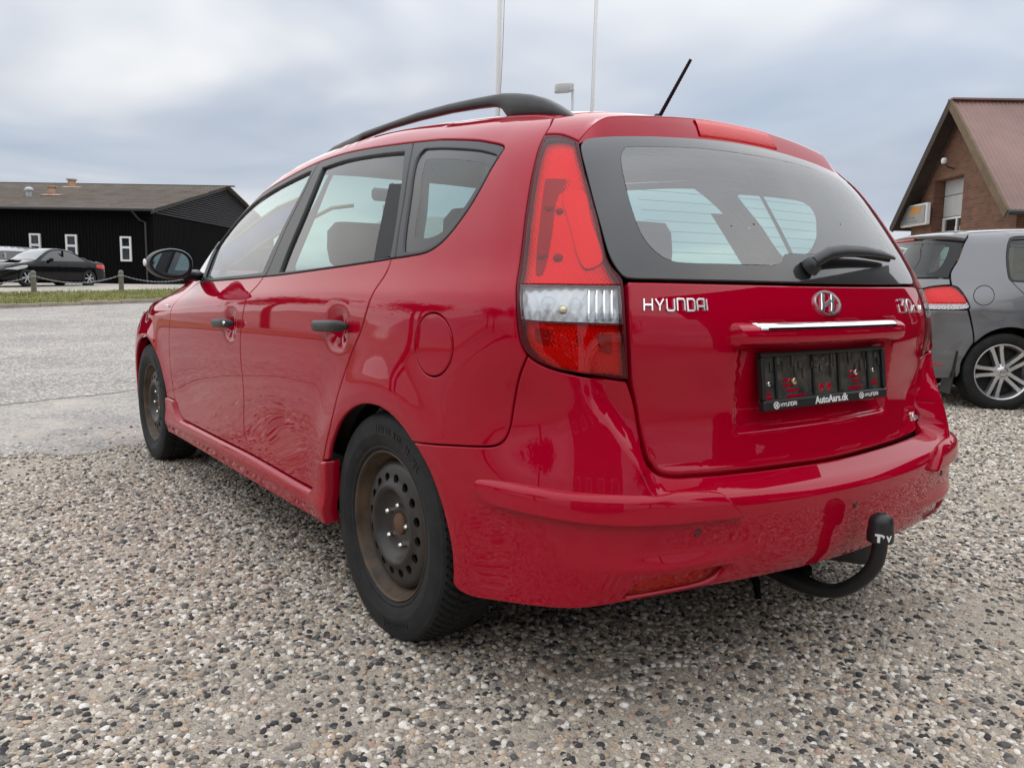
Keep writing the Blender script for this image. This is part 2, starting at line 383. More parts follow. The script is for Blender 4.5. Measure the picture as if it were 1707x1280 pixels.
tcen=Spl([.15,.24,.34,.44,.52,.60,.70,.80,.90,.985,1.10,1.22,1.34,1.42,1.48],
         [-.74,-.80,-.842,-.858,-.860,-.845,-.812,-.780,-.750,-.714,-.648,-.568,-.48,-.413,-.36])
tcur=Spl([.2,.5,.8,1.0,1.2,1.4],[.18,.21,.22,.20,.21,.22])
def rear(ax,z):
    t=tcen(z)+tcur(z)*ax**2
    return t
def pocket(ax,z):
    # the tailgate sits back behind the bumper shelf
    d=.085*sst(.485,.565,z-.02*(ax/.57)**2)*sst(.95,.55,z)
    lim=.60+.10*sst(.55,.80,z)
    return d*sst(lim+.05,lim-.045,ax)
topc=Spl([-.75,-.5,-.35,-.2,0,.3,.7,1.1,1.4,1.65,2.0,2.35,2.5,2.8,3.1,3.35,3.6],
         [1.30,1.385,1.428,1.458,1.482,1.502,1.512,1.505,1.478,1.415,1.245,1.045,1.01,.965,.905,.82,.66])
def top(ax,y):
    g=sst(2.55,2.0,y)
    return topc(y)-g*(.10*ax**2+(.10+.20*sst(.7,0,y))*ax**4)-(1-g)*(.06*ax**2)
frontc=Spl([.1,.25,.4,.55,.7,.8,.9],[3.42,3.50,3.53,3.54,3.50,3.42,3.30])
def f_estate(P):
    x,y,z=P[...,0],P[...,1],P[...,2]; ax=np.abs(x)
    s=ax-halfwidth(y,z)
    r=rear(ax,z)+pocket(ax,z)-y
    k=np.interp(z,[.3,.55,.9,1.1,1.4],[.22,.28,.22,.18,.16])
    g=smax(s,r,k)
    fr=y-(frontc(z)-.42*ax**2)
    g=smax(g,fr,.25)
    kt=np.interp(y,[-.6,-.2,2.0,2.6],[.10,.16,.16,.12])
    return smax(g,z-top(ax,y),kt)
# ------------------------------------------------------------------ car materials
def paint(name,c,flake=.25,dust=.0,rough=.38,dcol=(.35,.30,.25)):
    m,t,o=newmat(name); b=N(t,'ShaderNodeBsdfPrincipled'); t.links.new(b.outputs[0],o.inputs[0])
    b.inputs['Roughness'].default_value=rough; b.inputs['Metallic'].default_value=flake
    b.inputs['Coat Weight'].default_value=1; b.inputs['Coat Roughness'].default_value=.012; b.inputs['Coat IOR'].default_value=1.39; b.inputs['Specular IOR Level'].default_value=.0 if flake==0 else .5
    tcn=N(t,'ShaderNodeTexCoord')
    n=N(t,'ShaderNodeTexNoise'); n.inputs['Scale'].default_value=3; n.inputs['Detail'].default_value=8; n.inputs['Roughness'].default_value=.7; t.links.new(tcn.outputs['Object'],n.inputs['Vector'])
    mr=N(t,'ShaderNodeMapRange'); t.links.new(n.outputs[0],mr.inputs[0])
    for i,v in zip((1,2,3,4),(.35,.8,0,dust)): mr.inputs[i].default_value=v
    mx=N(t,'ShaderNodeMix',data_type='RGBA'); mx.inputs[6].default_value=(*c,1); mx.inputs[7].default_value=(*dcol,1); t.links.new(mr.outputs[0],mx.inputs[0]); # road film: fine pale speckle, denser low down on the body
    sz=N(t,'ShaderNodeSeparateXYZ'); t.links.new(tcn.outputs['Object'],sz.inputs[0]); lowm=N(t,'ShaderNodeMapRange'); t.links.new(sz.outputs[2],lowm.inputs[0])
    for i,v in zip((1,2,3,4),(.62,.22,.0,1.0)): lowm.inputs[i].default_value=v
    n5=N(t,'ShaderNodeTexNoise'); n5.inputs['Scale'].default_value=420; n5.inputs['Detail'].default_value=3; t.links.new(tcn.outputs['Object'],n5.inputs['Vector']); r5=N(t,'ShaderNodeMapRange'); t.links.new(n5.outputs[0],r5.inputs[0])
    for i,v in zip((1,2,3,4),(.58,.76,.0,.16)): r5.inputs[i].default_value=v
    mul=N(t,'ShaderNodeMath',operation='MULTIPLY'); t.links.new(lowm.outputs[0],mul.inputs[0]); t.links.new(r5.outputs[0],mul.inputs[1])
    mxd=N(t,'ShaderNodeMix',data_type='RGBA'); t.links.new(mul.outputs[0],mxd.inputs[0]); t.links.new(mx.outputs[2],mxd.inputs[6]); mxd.inputs[7].default_value=(.33,.24,.21,1); t.links.new(mxd.outputs[2],b.inputs['Base Color'])
    # grime dulls the lacquer in streaks and patches; faint orange-peel in the lacquer
    n4=N(t,'ShaderNodeTexNoise'); n4.inputs['Scale'].default_value=22; n4.inputs['Detail'].default_value=6; t.links.new(tcn.outputs['Object'],n4.inputs['Vector'])
    r4=N(t,'ShaderNodeMapRange'); t.links.new(n4.outputs[0],r4.inputs[0])
    for i,v in zip((1,2,3,4),(.4,.75,.004,.022)): r4.inputs[i].default_value=v
    t.links.new(r4.outputs[0],b.inputs['Coat Roughness'])
    n2=N(t,'ShaderNodeTexNoise'); n2.inputs['Scale'].default_value=260; n2.inputs['Detail'].default_value=1; t.links.new(tcn.outputs['Object'],n2.inputs['Vector'])
    bp=N(t,'ShaderNodeBump'); bp.inputs['Strength'].default_value=.012; bp.inputs['Distance'].default_value=.0005; t.links.new(n2.outputs[0],bp.inputs['Height']); t.links.new(bp.outputs[0],b.inputs['Coat Normal'])
    M[name]=m
paint('red_paint',(.375,.0002,.0175),0,.004,dcol=(.30,.12,.10))
paint('grey_paint',(.175,.178,.185),.55,.06,.36)
paint('black_paint',(.004,.004,.005),0,.006)
paint('silver_paint',(.5,.51,.52),.6,.05)
pbsdf('trim_black',(.012,.013,.014),.42,bump=.15,bscale=700,bdist=.0004)
pbsdf('gloss_black',(.006,.006,.007),.08,coat=1)
pbsdf('gap_black',(.003,.003,.003),.9,spec=.1)
pbsdf('rail_black',(.016,.017,.018),.38,bump=.1,bscale=500,bdist=.0004)
pbsdf('rubber',(.014,.0145,.015),.72,bump=.35,bscale=220,var=.5,vscale=18,spec=.35)
pbsdf('rubber_letter',(.010,.010,.011),.5,spec=.4)
pbsdf('steel_black',(.012,.012,.0125),.42,dirt=(.040,.032,.026),vscale=9,bump=.2,bscale=120,bdist=.001)
pbsdf('steel_rust',(.030,.020,.012),.6,dirt=(.115,.074,.042),vscale=14,bump=.3,bscale=90,bdist=.001)
pbsdf('rust',(.09,.045,.025),.8,dirt=(.16,.08,.04),vscale=40)
pbsdf('nut_steel',(.75,.74,.72),.22,metal=1)
pbsdf('chrome',(.93,.94,.95),.06,metal=1); pbsdf('badge_chrome',(.95,.95,.96),.28,metal=1)
pbsdf('alloy',(.62,.62,.62),.32,metal=.85,coat=.5)
pbsdf('silver_pan',(.64,.65,.66),.26,metal=.35,bump=.3,bscale=260,bdist=.001)
pbsdf('lamp_dark',(.085,.004,.010),.4,spec=.25); pbsdf('sensor_red',(.10,.012,.014),.35); pbsdf('lamp_baffle',(.26,.16,.16),.4)
pbsdf('interior_dark',(.028,.029,.031),.8,bump=.2,bscale=300)
pbsdf('interior_grey',(.20,.21,.215),.85)
pbsdf('headliner',(.42,.43,.43),.95)
pbsdf('seat_cloth',(.045,.047,.05),.95,bump=.4,bscale=400)
pbsdf('white_print',(.8,.8,.8),.5)
pbsdf('mirror_glass',(.36,.38,.39),.02,metal=1)
pbsdf('holder_black',(.014,.014,.015),.36,dirt=(.09,.083,.07),vscale=30,bump=.2,bscale=300)
pbsdf('brass',(.7,.6,.4),.3,metal=1)
pbsdf('tow_black',(.010,.010,.010),.5,bump=.2,bscale=80)
pbsdf('banner_blue',(.03,.05,.26),.6,var=.3,vscale=14)
pbsdf('banner_olive',(.30,.31,.17),.8)
pbsdf('heater_line',(.05,.03,.02),.6)
glassmat('car_glass',(.56,.75,.70),1.38,dusty=.012)
glassmat('rear_glass',(.72,.90,.86),1.74,dusty=.035,specks=True)
glassmat('windscreen_glass',(.80,.92,.89),1.5,dusty=.02)
m,t,o=newmat('frit'); b=N(t,'ShaderNodeBsdfPrincipled'); t.links.new(b.outputs[0],o.inputs[0]); b.inputs['Base Color'].default_value=(.020,.021,.022,1); b.inputs['Roughness'].default_value=.3; b.inputs['Specular IOR Level'].default_value=.1; b.inputs['Coat Weight'].default_value=.8; b.inputs['Coat Roughness'].default_value=.03; b.inputs['Coat IOR'].default_value=1.36
M['frit']=m
mr_=m.copy(); mr_.name='frit_rear'; bb_=[n for n in mr_.node_tree.nodes if n.type=='BSDF_PRINCIPLED'][0]; bb_.inputs['Coat IOR'].default_value=1.6; bb_.inputs['Coat Weight'].default_value=1; M['frit_rear']=mr_
glassmat('lens_red',(.96,.007,.020),1.34)
glassmat('lens_deep',(.90,.005,.010),1.32)
glassmat('lens_clear',(.92,.94,.95),1.5)
# ------------------------------------------------------------------ the red estate car
S=Shell(f_estate,.10,2.60)
car=empty('estate_car',(0,0,0),0,'red estate car with black roof rails and steel wheels, parked on gravel in the foreground','car')
dloTop=[(-3.286,1.151),(-3.165,1.230),(-2.993,1.311),(-2.811,1.349),(-2.584,1.377),(-2.425,1.396),(-2.292,1.407),(-2.094,1.411),(-1.894,1.404),(-1.726,1.395),(-1.565,1.385),(-1.363,1.369),(-1.134,1.344),(-1.015,1.322),(-.982,1.313,1),(-.972,1.303),(-.978,1.287),(-.993,1.255),(-1.013,1.205),(-1.035,1.162),(-1.061,1.126),(-1.089,1.094),(-1.121,1.069),(-1.169,1.050),(-1.237,1.042),(-1.352,1.035)]
belt=[(-1.352,1.035),(-1.643,1.016),(-2.136,.990),(-2.307,.984),(-2.745,.970),(-3.279,.957)]
split=[(-2.292,1.407),(-2.273,1.300),(-2.290,1.164),(-2.290,1.003),(-2.307,.984)]
split2=[(-1.565,1.385),(-1.511,1.331),(-1.448,1.241),(-1.394,1.149),(-1.340,1.054),(-1.330,1.036)]
fwin=[(-3.270,1.122,1),(-3.165,1.208),(-2.980,1.284),(-2.758,1.327),(-2.545,1.354),(-2.355,1.373),(-2.315,1.373,1),(-2.303,1.311),(-2.325,1.206),(-2.343,1.095),(-2.350,1.000,1),(-2.705,.988),(-3.130,.976),(-3.222,.975,1),(-3.279,1.039)]
rwin=[(-2.205,1.373,1),(-2.033,1.379),(-1.861,1.374),(-1.707,1.366),(-1.575,1.356,1),(-1.494,1.262),(-1.443,1.180),(-1.388,1.086),(-1.368,1.040,1),(-1.691,1.021),(-2.160,1.000,1),(-2.167,1.069),(-2.172,1.186),(-2.184,1.294)]
qwin=[(-1.462,1.349),(-1.430,1.348),(-1.310,1.338),(-1.105,1.313),(-1.0,1.290),(-.990,1.281),(-1.012,1.235),(-1.040,1.181),(-1.072,1.131),(-1.103,1.096),(-1.145,1.072),(-1.210,1.058),(-1.275,1.053),(-1.296,1.055),(-1.307,1.068),(-1.328,1.100),(-1.374,1.176),(-1.439,1.274),(-1.468,1.327)]
qclear=[(-1.420,1.318),(-1.391,1.320),(-1.265,1.309),(-1.129,1.292),(-1.042,1.277),(-1.023,1.266),(-1.024,1.247),(-1.043,1.207),(-1.063,1.170),(-1.091,1.138),(-1.115,1.116),(-1.141,1.099),(-1.176,1.089),(-1.228,1.084),(-1.258,1.086),(-1.275,1.096),(-1.298,1.132),(-1.338,1.203),(-1.406,1.289)]
g12=[(-2.307,.984),(-2.330,.953),(-2.376,.915),(-2.392,.870),(-2.419,.794),(-2.429,.722),(-2.428,.661),(-2.425,.594),(-2.434,.524),(-2.450,.469),(-2.458,.423),(-2.450,.386),(-2.423,.348),(-2.383,.322)]
g2r=[(-1.352,1.035),(-1.346,1.011),(-1.352,.985),(-1.366,.958),(-1.384,.901),(-1.421,.835),(-1.475,.765),(-1.536,.667),(-1.570,.598),(-1.602,.541),(-1.636,.484),(-1.662,.434)]
g1f=[(-3.279,.957),(-3.390,.915),(-3.453,.824),(-3.472,.739),(-3.490,.646),(-3.490,.562),(-3.473,.468),(-3.439,.385),(-3.397,.344),(-3.332,.317)]
dbot=[(-3.332,.317),(-2.824,.319),(-2.383,.322),(-2.071,.317),(-1.909,.315),(-1.774,.317)]
drear=[(-1.774,.317),(-1.718,.362),(-1.662,.434)]
arch=[(-1.623,.441),(-1.603,.485),(-1.563,.537),(-1.525,.575),(-1.467,.611),(-1.404,.635),(-1.345,.645),(-1.283,.645),(-1.225,.632),(-1.173,.608),(-1.130,.578)]
arch2=[(-1.130,.578),(-1.103,.558),(-1.063,.516),(-1.032,.465),(-1.007,.404),(-.991,.345),(-.988,.289),(-.992,.256)]
farch=[(-4.33,.30),(-4.30,.42),(-4.26,.52),(-4.184,.599),(-4.070,.653),(-3.960,.670),(-3.854,.656),(-3.746,.611),(-3.683,.567),(-3.642,.524),(-3.599,.455),(-3.576,.392)]
qb=[(-1.130,.578),(-.985,.594),(-.896,.605),(-.867,.614),(-.850,.632),(-.841,.659),(-.838,.680),(-.830,.728),(-.818,.776),(-.801,.820)]
lamp=[(-.843,1.329,1),(-.812,1.330),(-.785,1.326),(-.741,1.310,1),(-.732,1.280),(-.707,1.206),(-.687,1.148),(-.662,1.056),(-.655,1.031),(-.645,1.012),(-.628,.993),(-.622,.980),(-.617,.913),(-.612,.841),(-.607,.769,1),(-.642,.774),(-.695,.785),(-.747,.796),(-.772,.805),(-.790,.815),(-.802,.826),(-.813,.845),(-.820,.874),(-.827,.934),(-.833,.974),(-.835,1.014),(-.837,1.060),(-.841,1.129),(-.844,1.203),(-.845,1.257),(-.845,1.295)]
lensA=[(-.833,1.318,1),(-.790,1.318),(-.752,1.306,1),(-.739,1.273),(-.713,1.212),(-.682,1.118),(-.667,1.058),(-.658,1.025),(-.645,1.001),(-.633,.986),(-.629,.975,1),(-.824,.973,1),(-.828,1.046),(-.833,1.141),(-.836,1.233),(-.836,1.279)]
lensB=[(-.824,.971,1),(-.629,.971,1),(-.624,.893,1),(-.812,.898,1)]
lensC=[(-.811,.894,1),(-.624,.889,1),(-.613,.775,1),(-.697,.790),(-.750,.801),(-.784,.822),(-.804,.852)]
def C1(L): return [tuple(L[0][:2])+(1,)]+list(L[1:-1])+[tuple(L[-1][:2])+(1,)]
def join(*Ls):
    o=[]
    for L in Ls:
        L=C1(L)
        if o and abs(o[-1][0]-L[0][0])<1e-4 and abs(o[-1][1]-L[0][1])<1e-4: L=L[1:]
        o+=L
    if abs(o[-1][0]-o[0][0])<1e-4 and abs(o[-1][1]-o[0][1])<1e-4: o=o[:-1]
    return o
seam=S.roofwz([(-.526,-.278),(-.52,-.20),(-.525,0),(-.53,.3),(-.53,.7),(-.53,1.1),(-.525,1.40),(-.545,1.58),(-.60,1.80),(-.665,2.05),(-.715,2.28)])
side_poly=join([(-3.45,1.010),(-3.36,1.09),(-3.286,1.151)],dloTop[:15],dloTop[14:],g2r,[(-1.662,.434),(-1.623,.441)],arch,qb,[(-.801,.820),(-.813,.845),(-.820,.874),(-.827,.934),(-.833,.974),(-.835,1.014),(-.837,1.060),(-.841,1.129),(-.844,1.203),(-.845,1.257),(-.845,1.295),(-.843,1.329)],[(-.843,1.329),(-.843,1.364),seam[0]],seam,[seam[-1],(-3.52,1.0),(-3.45,1.010)])
fuelc=(-1.062,.825); fuel=[(fuelc[0]+.071*math.cos(a),fuelc[1]+.076*math.sin(a)) for a in np.linspace(0,2*math.pi,24,endpoint=False)]
def dish(cw,cz,rw,rz,dep):
    return lambda q: -dep*np.exp(-(np.abs((q[:,0]-cw)/rw)**2.8+np.abs((q[:,1]-cz)/rz)**2.8))
dcupF=dish(-2.545,.802,.052,.050,.012); dcupR=dish(-1.570,.842,.052,.050,.012)
for mir in (False,True):
    sx=-1 if mir else 1
    pn=lambda *a,**k: S.panel(*a,mir=mir,**k)
    sp=pn('side_panel',side_poly,'red_paint',car,holes=[fuel],res=.03,gap=.0022)
    fl=pn('fuel_flap',fuel,'red_paint',sp,gap=.0022,res=.02,off=.0005)
    fd=pn('front_door',join(belt[3:],g1f,dbot[:3],g12[::-1]),'red_paint',car,off=dcupF,res=.016,gap=.0024)
    rd=pn('rear_door',join(belt[:4],g12,dbot[2:],drear,g2r[::-1]),'red_paint',car,off=dcupR,res=.016,gap=.0024)
    pn('front_fender',join(g1f[:8],[(-3.439,.385),(-3.45,.392),(-3.576,.392)],farch[::-1],[(-4.33,.30),(-4.42,.45),(-4.45,.62)],[(-4.45,.62),(-4.40,.72),(-4.15,.80)],[(-4.15,.80)]+S.roofwz([(-.715,2.95),(-.715,2.7),(-.715,2.45),(-.72,2.30)]),[S.roofwz([(-.72,2.30)])[0],(-3.42,.985),(-3.279,.957)]),'red_paint',car,res=.03)
    sl=pn('side_skirt',join([(-3.576,.392),(-3.455,.388)],[(-3.455,.388),(-3.42,.345),(-3.335,.311)],[(-3.335,.311),(-2.8,.313),(-2.383,.316),(-1.909,.309),(-1.778,.311)],[(-1.778,.311),(-1.722,.357),(-1.664,.430)],[(-1.664,.430),(-1.621,.438)],[(-1.621,.438),(-1.634,.33),(-1.650,.236)],[(-1.650,.236),(-1.868,.226),(-2.259,.224),(-2.838,.225),(-3.563,.222)],[(-3.563,.222),(-3.570,.31),(-3.576,.392)]),'red_paint',car,off=lambda q:.013+.010*np.exp(-((q[:,1]-.285)/.035)**2),gap=.001,edge=.007,thick=.05,res=.02)
    # window frames and glass belong to the doors
    pn('window_frame',join([(-3.286,1.151)]+dloTop[1:7],split,belt[3:],[(-3.279,.957),(-3.40,1.03),(-3.286,1.151)]),'trim_black',fd,holes=[fwin],off=-.001,gap=.0015,res=.02)
    pn('window_frame',join(dloTop[6:11],split2,[split2[-1],(-1.352,1.035)],belt[:4],split[::-1]),'trim_black',rd,holes=[rwin],off=-.001,gap=.0015,res=.02)
    pn('quarter_window_frame',join(dloTop[10:15],dloTop[14:-1],[dloTop[-2],(-1.328,1.036)],split2[::-1]),'trim_black',sp,holes=[qwin],off=-.001,gap=.0015,res=.02)
    pn('window',fwin,'car_glass',fd,off=-.011,gap=-.004,edge=0,thick=0,res=.03)
    pn('window',rwin,'car_glass',rd,off=-.011,gap=-.004,edge=0,thick=0,res=.03)
    pn('quarter_window_border',qwin,'frit',sp,holes=[qclear],off=-.007,gap=-.002,edge=0,thick=0,res=.02)
    pn('quarter_window',qclear,'car_glass',sp,off=-.0072,gap=-.001,edge=0,thick=0,res=.03)
    pn('window_divider',[(-1.575,1.262,1),(-1.488,1.255,1),(-1.372,1.046,1),(-1.470,1.033,1)],'interior_dark',rd,off=-.0085,gap=0,edge=0,thick=0,res=.05)
    pn('mirror_sail',[(-3.286,1.146,1),(-3.43,1.026,1),(-3.30,.963,1),(-3.226,.970,1)],'gloss_black',fd,off=.004,gap=.002,res=.02)
    # handles
    for dd,(cw,cz,hw) in ((fd,(-2.578,.802,.112)),(rd,(-1.583,.842,.112))):
        pts=[];
        for k in np.linspace(-1,1,15):
            P,n=S.at((cw+k*hw)*sx,cz+.005*k,.012+.026*(1-abs(k)**4)); pts.append(P)
        rr=[.0135*math.sqrt(max(.12,1-abs(k)**8)) for k in np.linspace(-1,1,15)]
        mb=MB(); mb.tube(pts,rr,14,flat=(.75,1.25)); h=mb.obj('door_handle','trim_black',dd,smooth=True)
        if dd is fd and not mir:
            P,n=S.at(cw+.082,cz+.004,.036); mb=MB(); mb.lathe([(0,.004),(.006,.004),(.007,0),(.007,-.006)],14,'x'); k=mb.obj('key_lock','chrome',dd,smooth=True); k.location=P+n*.004; k.rotation_euler=(0,0,math.pi)
    # lamps
    tl=pn('tail_light',lamp,'lamp_dark',car,holes=[lensA,lensB,lensC],off=.001,gap=.0012,edge=.0015,thick=.014,res=.03)
    if mir: tl['label']='right tail light, seen edge-on at the far corner'
    pn('lens',lensA,'lens_red',tl,off=.0025,gap=-.0005,edge=.0015,thick=.004,res=.02)
    pn('lens',lensB,'lens_clear',tl,off=.0025,gap=-.0005,edge=.0015,thick=.004,res=.02)
    pn('lens',lensC,'lens_deep',tl,off=.0025,gap=-.0005,edge=.0015,thick=.004,res=.02)
    def wave(a,b,kw,kz): return lambda q: -.013+a*np.cos(q[:,0]*kw)*np.cos(q[:,1]*kz)+b*np.sin(q[:,0]*25+1)
    pn('reflector',lensA,'silver_pan',tl,off=wave(.0009,.003,620,560),gap=-.001,edge=0,thick=0,res=.0042)
    pn('reflector',lensB,'silver_pan',tl,off=wave(.0014,.003,300,90),gap=-.001,edge=0,thick=0,res=.008)
    pn('reflector',lensC,'silver_pan',tl,off=wave(.0009,.003,560,600),gap=-.001,edge=0,thick=0,res=.0045)
    if not mir:
        # bulbs, sockets and facetted plates seen behind the lenses
        for (lw,lz,r) in ((-.790,1.150,.010),(-.764,1.142,.009),(-.792,1.042,.012),(-.756,1.036,.011)):
            P,n=S.at(lw,lz,-.009); mb=MB(); mb.lathe([(0,.005),(r*.5,.0045),(r,0),(r,-.006)],18,'z'); q=mb.obj('lamp_socket','lamp_baffle',tl,smooth=True); q.location=P; q.rotation_euler=Vector(n).to_track_quat('Z','Y').to_euler()
        for (a,mat,of) in (([(-.812,1.222,1),(-.728,1.222,1),(-.738,1.192),(-.770,1.180),(-.775,1.08),(-.785,1.0),(-.800,1.0),(-.808,1.10)],'lamp_baffle',-.0105),([(-.760,1.185),(-.712,1.19),(-.690,1.12),(-.662,1.03),(-.70,1.012),(-.735,1.10)],'silver_pan',-.006)):
            pn('lamp_baffle',a,mat,tl,off=of,gap=0,edge=.002,thick=.004,res=.012)
        for (lw,lz,r,mt) in ((-.765,.935,.017,'lens_clear'),(-.712,.935,.015,'lens_clear'),(-.735,.922,.010,'brass')):
            P,n=S.at(lw,lz,-.012); mb=MB(); mb.lathe([(0,.010),(r*.6,.009),(r*.95,.004),(r,-.002),(r*.6,-.006)],18,'z'); q=mb.obj('bulb',mt,tl,smooth=True); q.location=P; q.rotation_euler=Vector(n).to_track_quat('Z','Y').to_euler()
        for lw in np.linspace(-.69,-.645,4):
            pn('lamp_rib',[(lw,.965,1),(lw+.004,.965,1),(lw+.006,.90,1),(lw+.002,.90,1)],'chrome',tl,off=-.006,gap=0,edge=.001,thick=.008,res=.02)
        pn('lamp_baffle',[(-.790,.880,1),(-.70,.878,1),(-.70,.845),(-.74,.838),(-.785,.85)],'lamp_baffle',tl,off=-.0105,gap=0,edge=.002,thick=.004,res=.012)
        pn('lamp_baffle',[(-.668,.872,1),(-.64,.868,1),(-.638,.825,1),(-.66,.83,1)],'lamp_baffle',tl,off=-.010,gap=0,edge=.002,thick=.004,res=.012)
# dark structure behind the gaps, and the inner trim with window openings
def shellpoly():
    L=join([(-.0001,.30),(-.6,.31),(-.96,.27),(-.97,.40),(-1.06,.56),(-1.2,.66),(-1.345,.68),(-1.5,.66),(-1.62,.55),(-1.66,.40),(-1.66,.25),(-2.5,.24),(-3.55,.24)],[(-3.55,.24),(-3.55,.45),(-3.66,.60),(-3.78,.68),(-3.95,.71)],[(-3.95,.71),(-3.95,.85),(-3.45,.98)],[(-3.45,.98),(-3.30,1.13),(-3.165,1.222),(-2.993,1.302),(-2.811,1.342),(-2.425,1.39),(-2.1,1.405),(-1.726,1.40),(-1.363,1.385),(-1.0,1.36),(-.85,1.37),(-.6,1.385),(-.3,1.39),(-.0001,1.395)],[(-.0001,1.395),(-.0001,.30)])
    return L
gl_half=[(0,1.366),(-.22,1.363),(-.470,1.352),(-.593,1.343),(-.667,1.335),(-.719,1.325),(-.731,1.314),(-.734,1.298),(-.712,1.234),(-.672,1.109),(-.650,1.039),(-.630,1.004),(-.614,.991),(-.540,.989),(-.378,.988),(0,.987)]
gwin_half=[(-.0001,1.34,1),(-.45,1.325),(-.62,1.305),(-.60,1.19),(-.55,1.06),(-.5,1.035),(-.0001,1.03,1)]
wins_l=[inset(curve(q)[::(1 if area2(curve(q))>0 else -1)],-.006) for q in (fwin,rwin,qclear)]
for mir in (False,True):
    S.panel('body_frame',shellpoly(),'gap_black',car,holes=wins_l+[curve([(-.012,1.34,1),(-.45,1.325),(-.62,1.305),(-.60,1.19),(-.55,1.06),(-.5,1.035),(-.012,1.03,1)])],off=lambda q:-.022-.018*sst(.9,.7,q[:,0]*-1),gap=0,edge=0,thick=0,res=.05,mir=mir)
    S.panel('pillar_trim',join([(-.70,1.0),(-1.3,.98),(-2.3,.93),(-3.3,.90)],[(-3.3,.90),(-3.28,1.12),(-3.165,1.215),(-2.993,1.295),(-2.811,1.335),(-2.425,1.383),(-2.1,1.397),(-1.726,1.39),(-1.363,1.375),(-1.0,1.345),(-.80,1.33)],[(-.80,1.33),(-.74,1.20),(-.70,1.0)]),'interior_grey',car,holes=[inset(h,-.02) for h in wins_l],off=-.055,gap=0,edge=0,thick=0,res=.05,mir=mir)
# rear bumper
bt=[(-.801,.820),(-.790,.811),(-.772,.801),(-.747,.792),(-.695,.781),(-.642,.770),(-.609,.765)]
bg_=[(-.609,.765),(-.5915,.711),(-.5785,.645),(-.5675,.600),(-.5505,.5695),(-.524,.5580),(-.454,.5530),(-.364,.5500),(-.207,.5470),(-.0,.5445)]
bb=[(0,.292),(-.135,.293),(-.233,.297),(-.365,.299),(-.470,.302),(-.559,.298),(-.638,.289),(-.700,.279),(-.740,.273),(-.823,.257),(-.921,.238),(-.964,.239),(-.978,.245),(-.992,.256)]
half=join(bg_[::-1][:1]+bg_[::-1][1:],bt[::-1],qb[::-1],arch2,bb[::-1])
half=[q for q in half]
half[0]=(0,.5445); 
full=[]
i0=[i for i,q in enumerate(half) if abs(q[0])<1e-6]
Lh=half[i0[0]:]+half[:i0[0]]
if abs(Lh[-1][0])>1e-6 : pass
full=[(q[0],q[1])+((1,) if len(q)>2 and q[2] and abs(q[0])>1e-6 else ()) for q in Lh]
full=full+[(-q[0],)+tuple(q[1:]) for q in full[::-1] if abs(q[0])>1e-6]
fog=[(-.609,.306,1),(-.589,.337),(-.558,.352),(-.483,.358),(-.393,.356,1),(-.415,.328),(-.446,.314),(-.532,.309)]
fogR=[(-q[0],)+tuple(q[1:]) for q in fog]
def bump_off(q):
    o=np.zeros(len(q))
    # soft sculpting over the lower lamps
    a=np.abs(q[:,0])
    o+=.012*np.exp(-(((a-.50)/.13)**2+((q[:,1]-.375)/.022)**2))
    o-=.010*np.exp(-((q[:,1]-.285)/.03)**2)*sst(.75,.5,a)
    return o
bumper=S.panel('rear_bumper',full,'red_paint',car,holes=[fog,fogR],off=bump_off,res=.02,thick=.035,edge=.004)
strip=[(-.915,.520,1),(-.907,.530),(-.805,.540),(-.744,.541),(-.644,.540),(-.512,.531),(-.436,.522),(-.414,.512),(-.391,.492),(-.373,.469,1),(-.486,.470),(-.581,.471),(-.667,.474),(-.742,.477),(-.790,.478),(-.852,.478),(-.882,.482),(-.902,.500)]
for mir in(False,True):
    S.panel('bumper_strip',strip,'red_paint',bumper,off=lambda q:bump_off(q)+.004+.016*sst(.548,.518,q[:,1]),gap=.001,edge=.006,thick=.026,res=.011,mir=mir,drop=.008)
    S.panel('fog_lens',fog,'lens_deep',bumper,off=-.014,gap=-.004,edge=0,thick=0,res=.02,mir=mir)
    S.panel('fog_reflector',fog,'silver_pan',bumper,off=lambda q:-.026+.002*np.cos(q[:,0]*300)*np.cos(q[:,1]*300),gap=-.006,edge=0,thick=0,res=.01,mir=mir)
for sw in (-.473,-.011,.473):
    P,n=S.at(sw,.445,bump_off(np.array([[sw,.445]]))[0]+.0015); mb=MB(); mb.lathe([(0,.0010),(.0072,.0010),(.0082,0),(.0092,-.002),(.0092,-.01)],20,'z'); q=mb.obj('parking_sensor','sensor_red',bumper,smooth=True); q.location=P; q.rotation_euler=Vector(n).to_track_quat('Z','Y').to_euler()
# tailgate
tg_half=[(0,.981),(-.378,.982),(-.540,.983),(-.612,.983,1),(-.610,.913),(-.606,.841),(-.600,.769),(-.588,.711),(-.575,.645),(-.564,.602),(-.547,.573),(-.522,.562),(-.454,.557),(-.364,.554),(-.207,.551),(0,.548)]
def tg_off(q):
    a=np.abs(q[:,0]); z=q[:,1]
    return -.018*sst(.345,.315,a)*sst(.628,.652,z)*sst(.90,.83,z)
tg=S.panel('tailgate',mirror(tg_half),'red_paint',car,off=tg_off,res=.016,gap=.002,edge=.005,thick=.03)
clear=[(-.612,1.298),(-.595,1.307),(-.461,1.318),(-.30,1.326),(0,1.329),(.30,1.326),(.461,1.318),(.595,1.307),(.612,1.298),(.618,1.283),(.605,1.193),(.590,1.137),(.578,1.100),(.561,1.077),(.535,1.068),(.340,1.067),(.026,1.063),(-.095,1.060),(-.118,1.050),(-.137,1.036),(-.164,1.031),(-.331,1.030),(-.480,1.030),(-.519,1.038),(-.545,1.055),(-.561,1.072),(-.578,1.100),(-.590,1.137),(-.605,1.193),(-.619,1.270)]
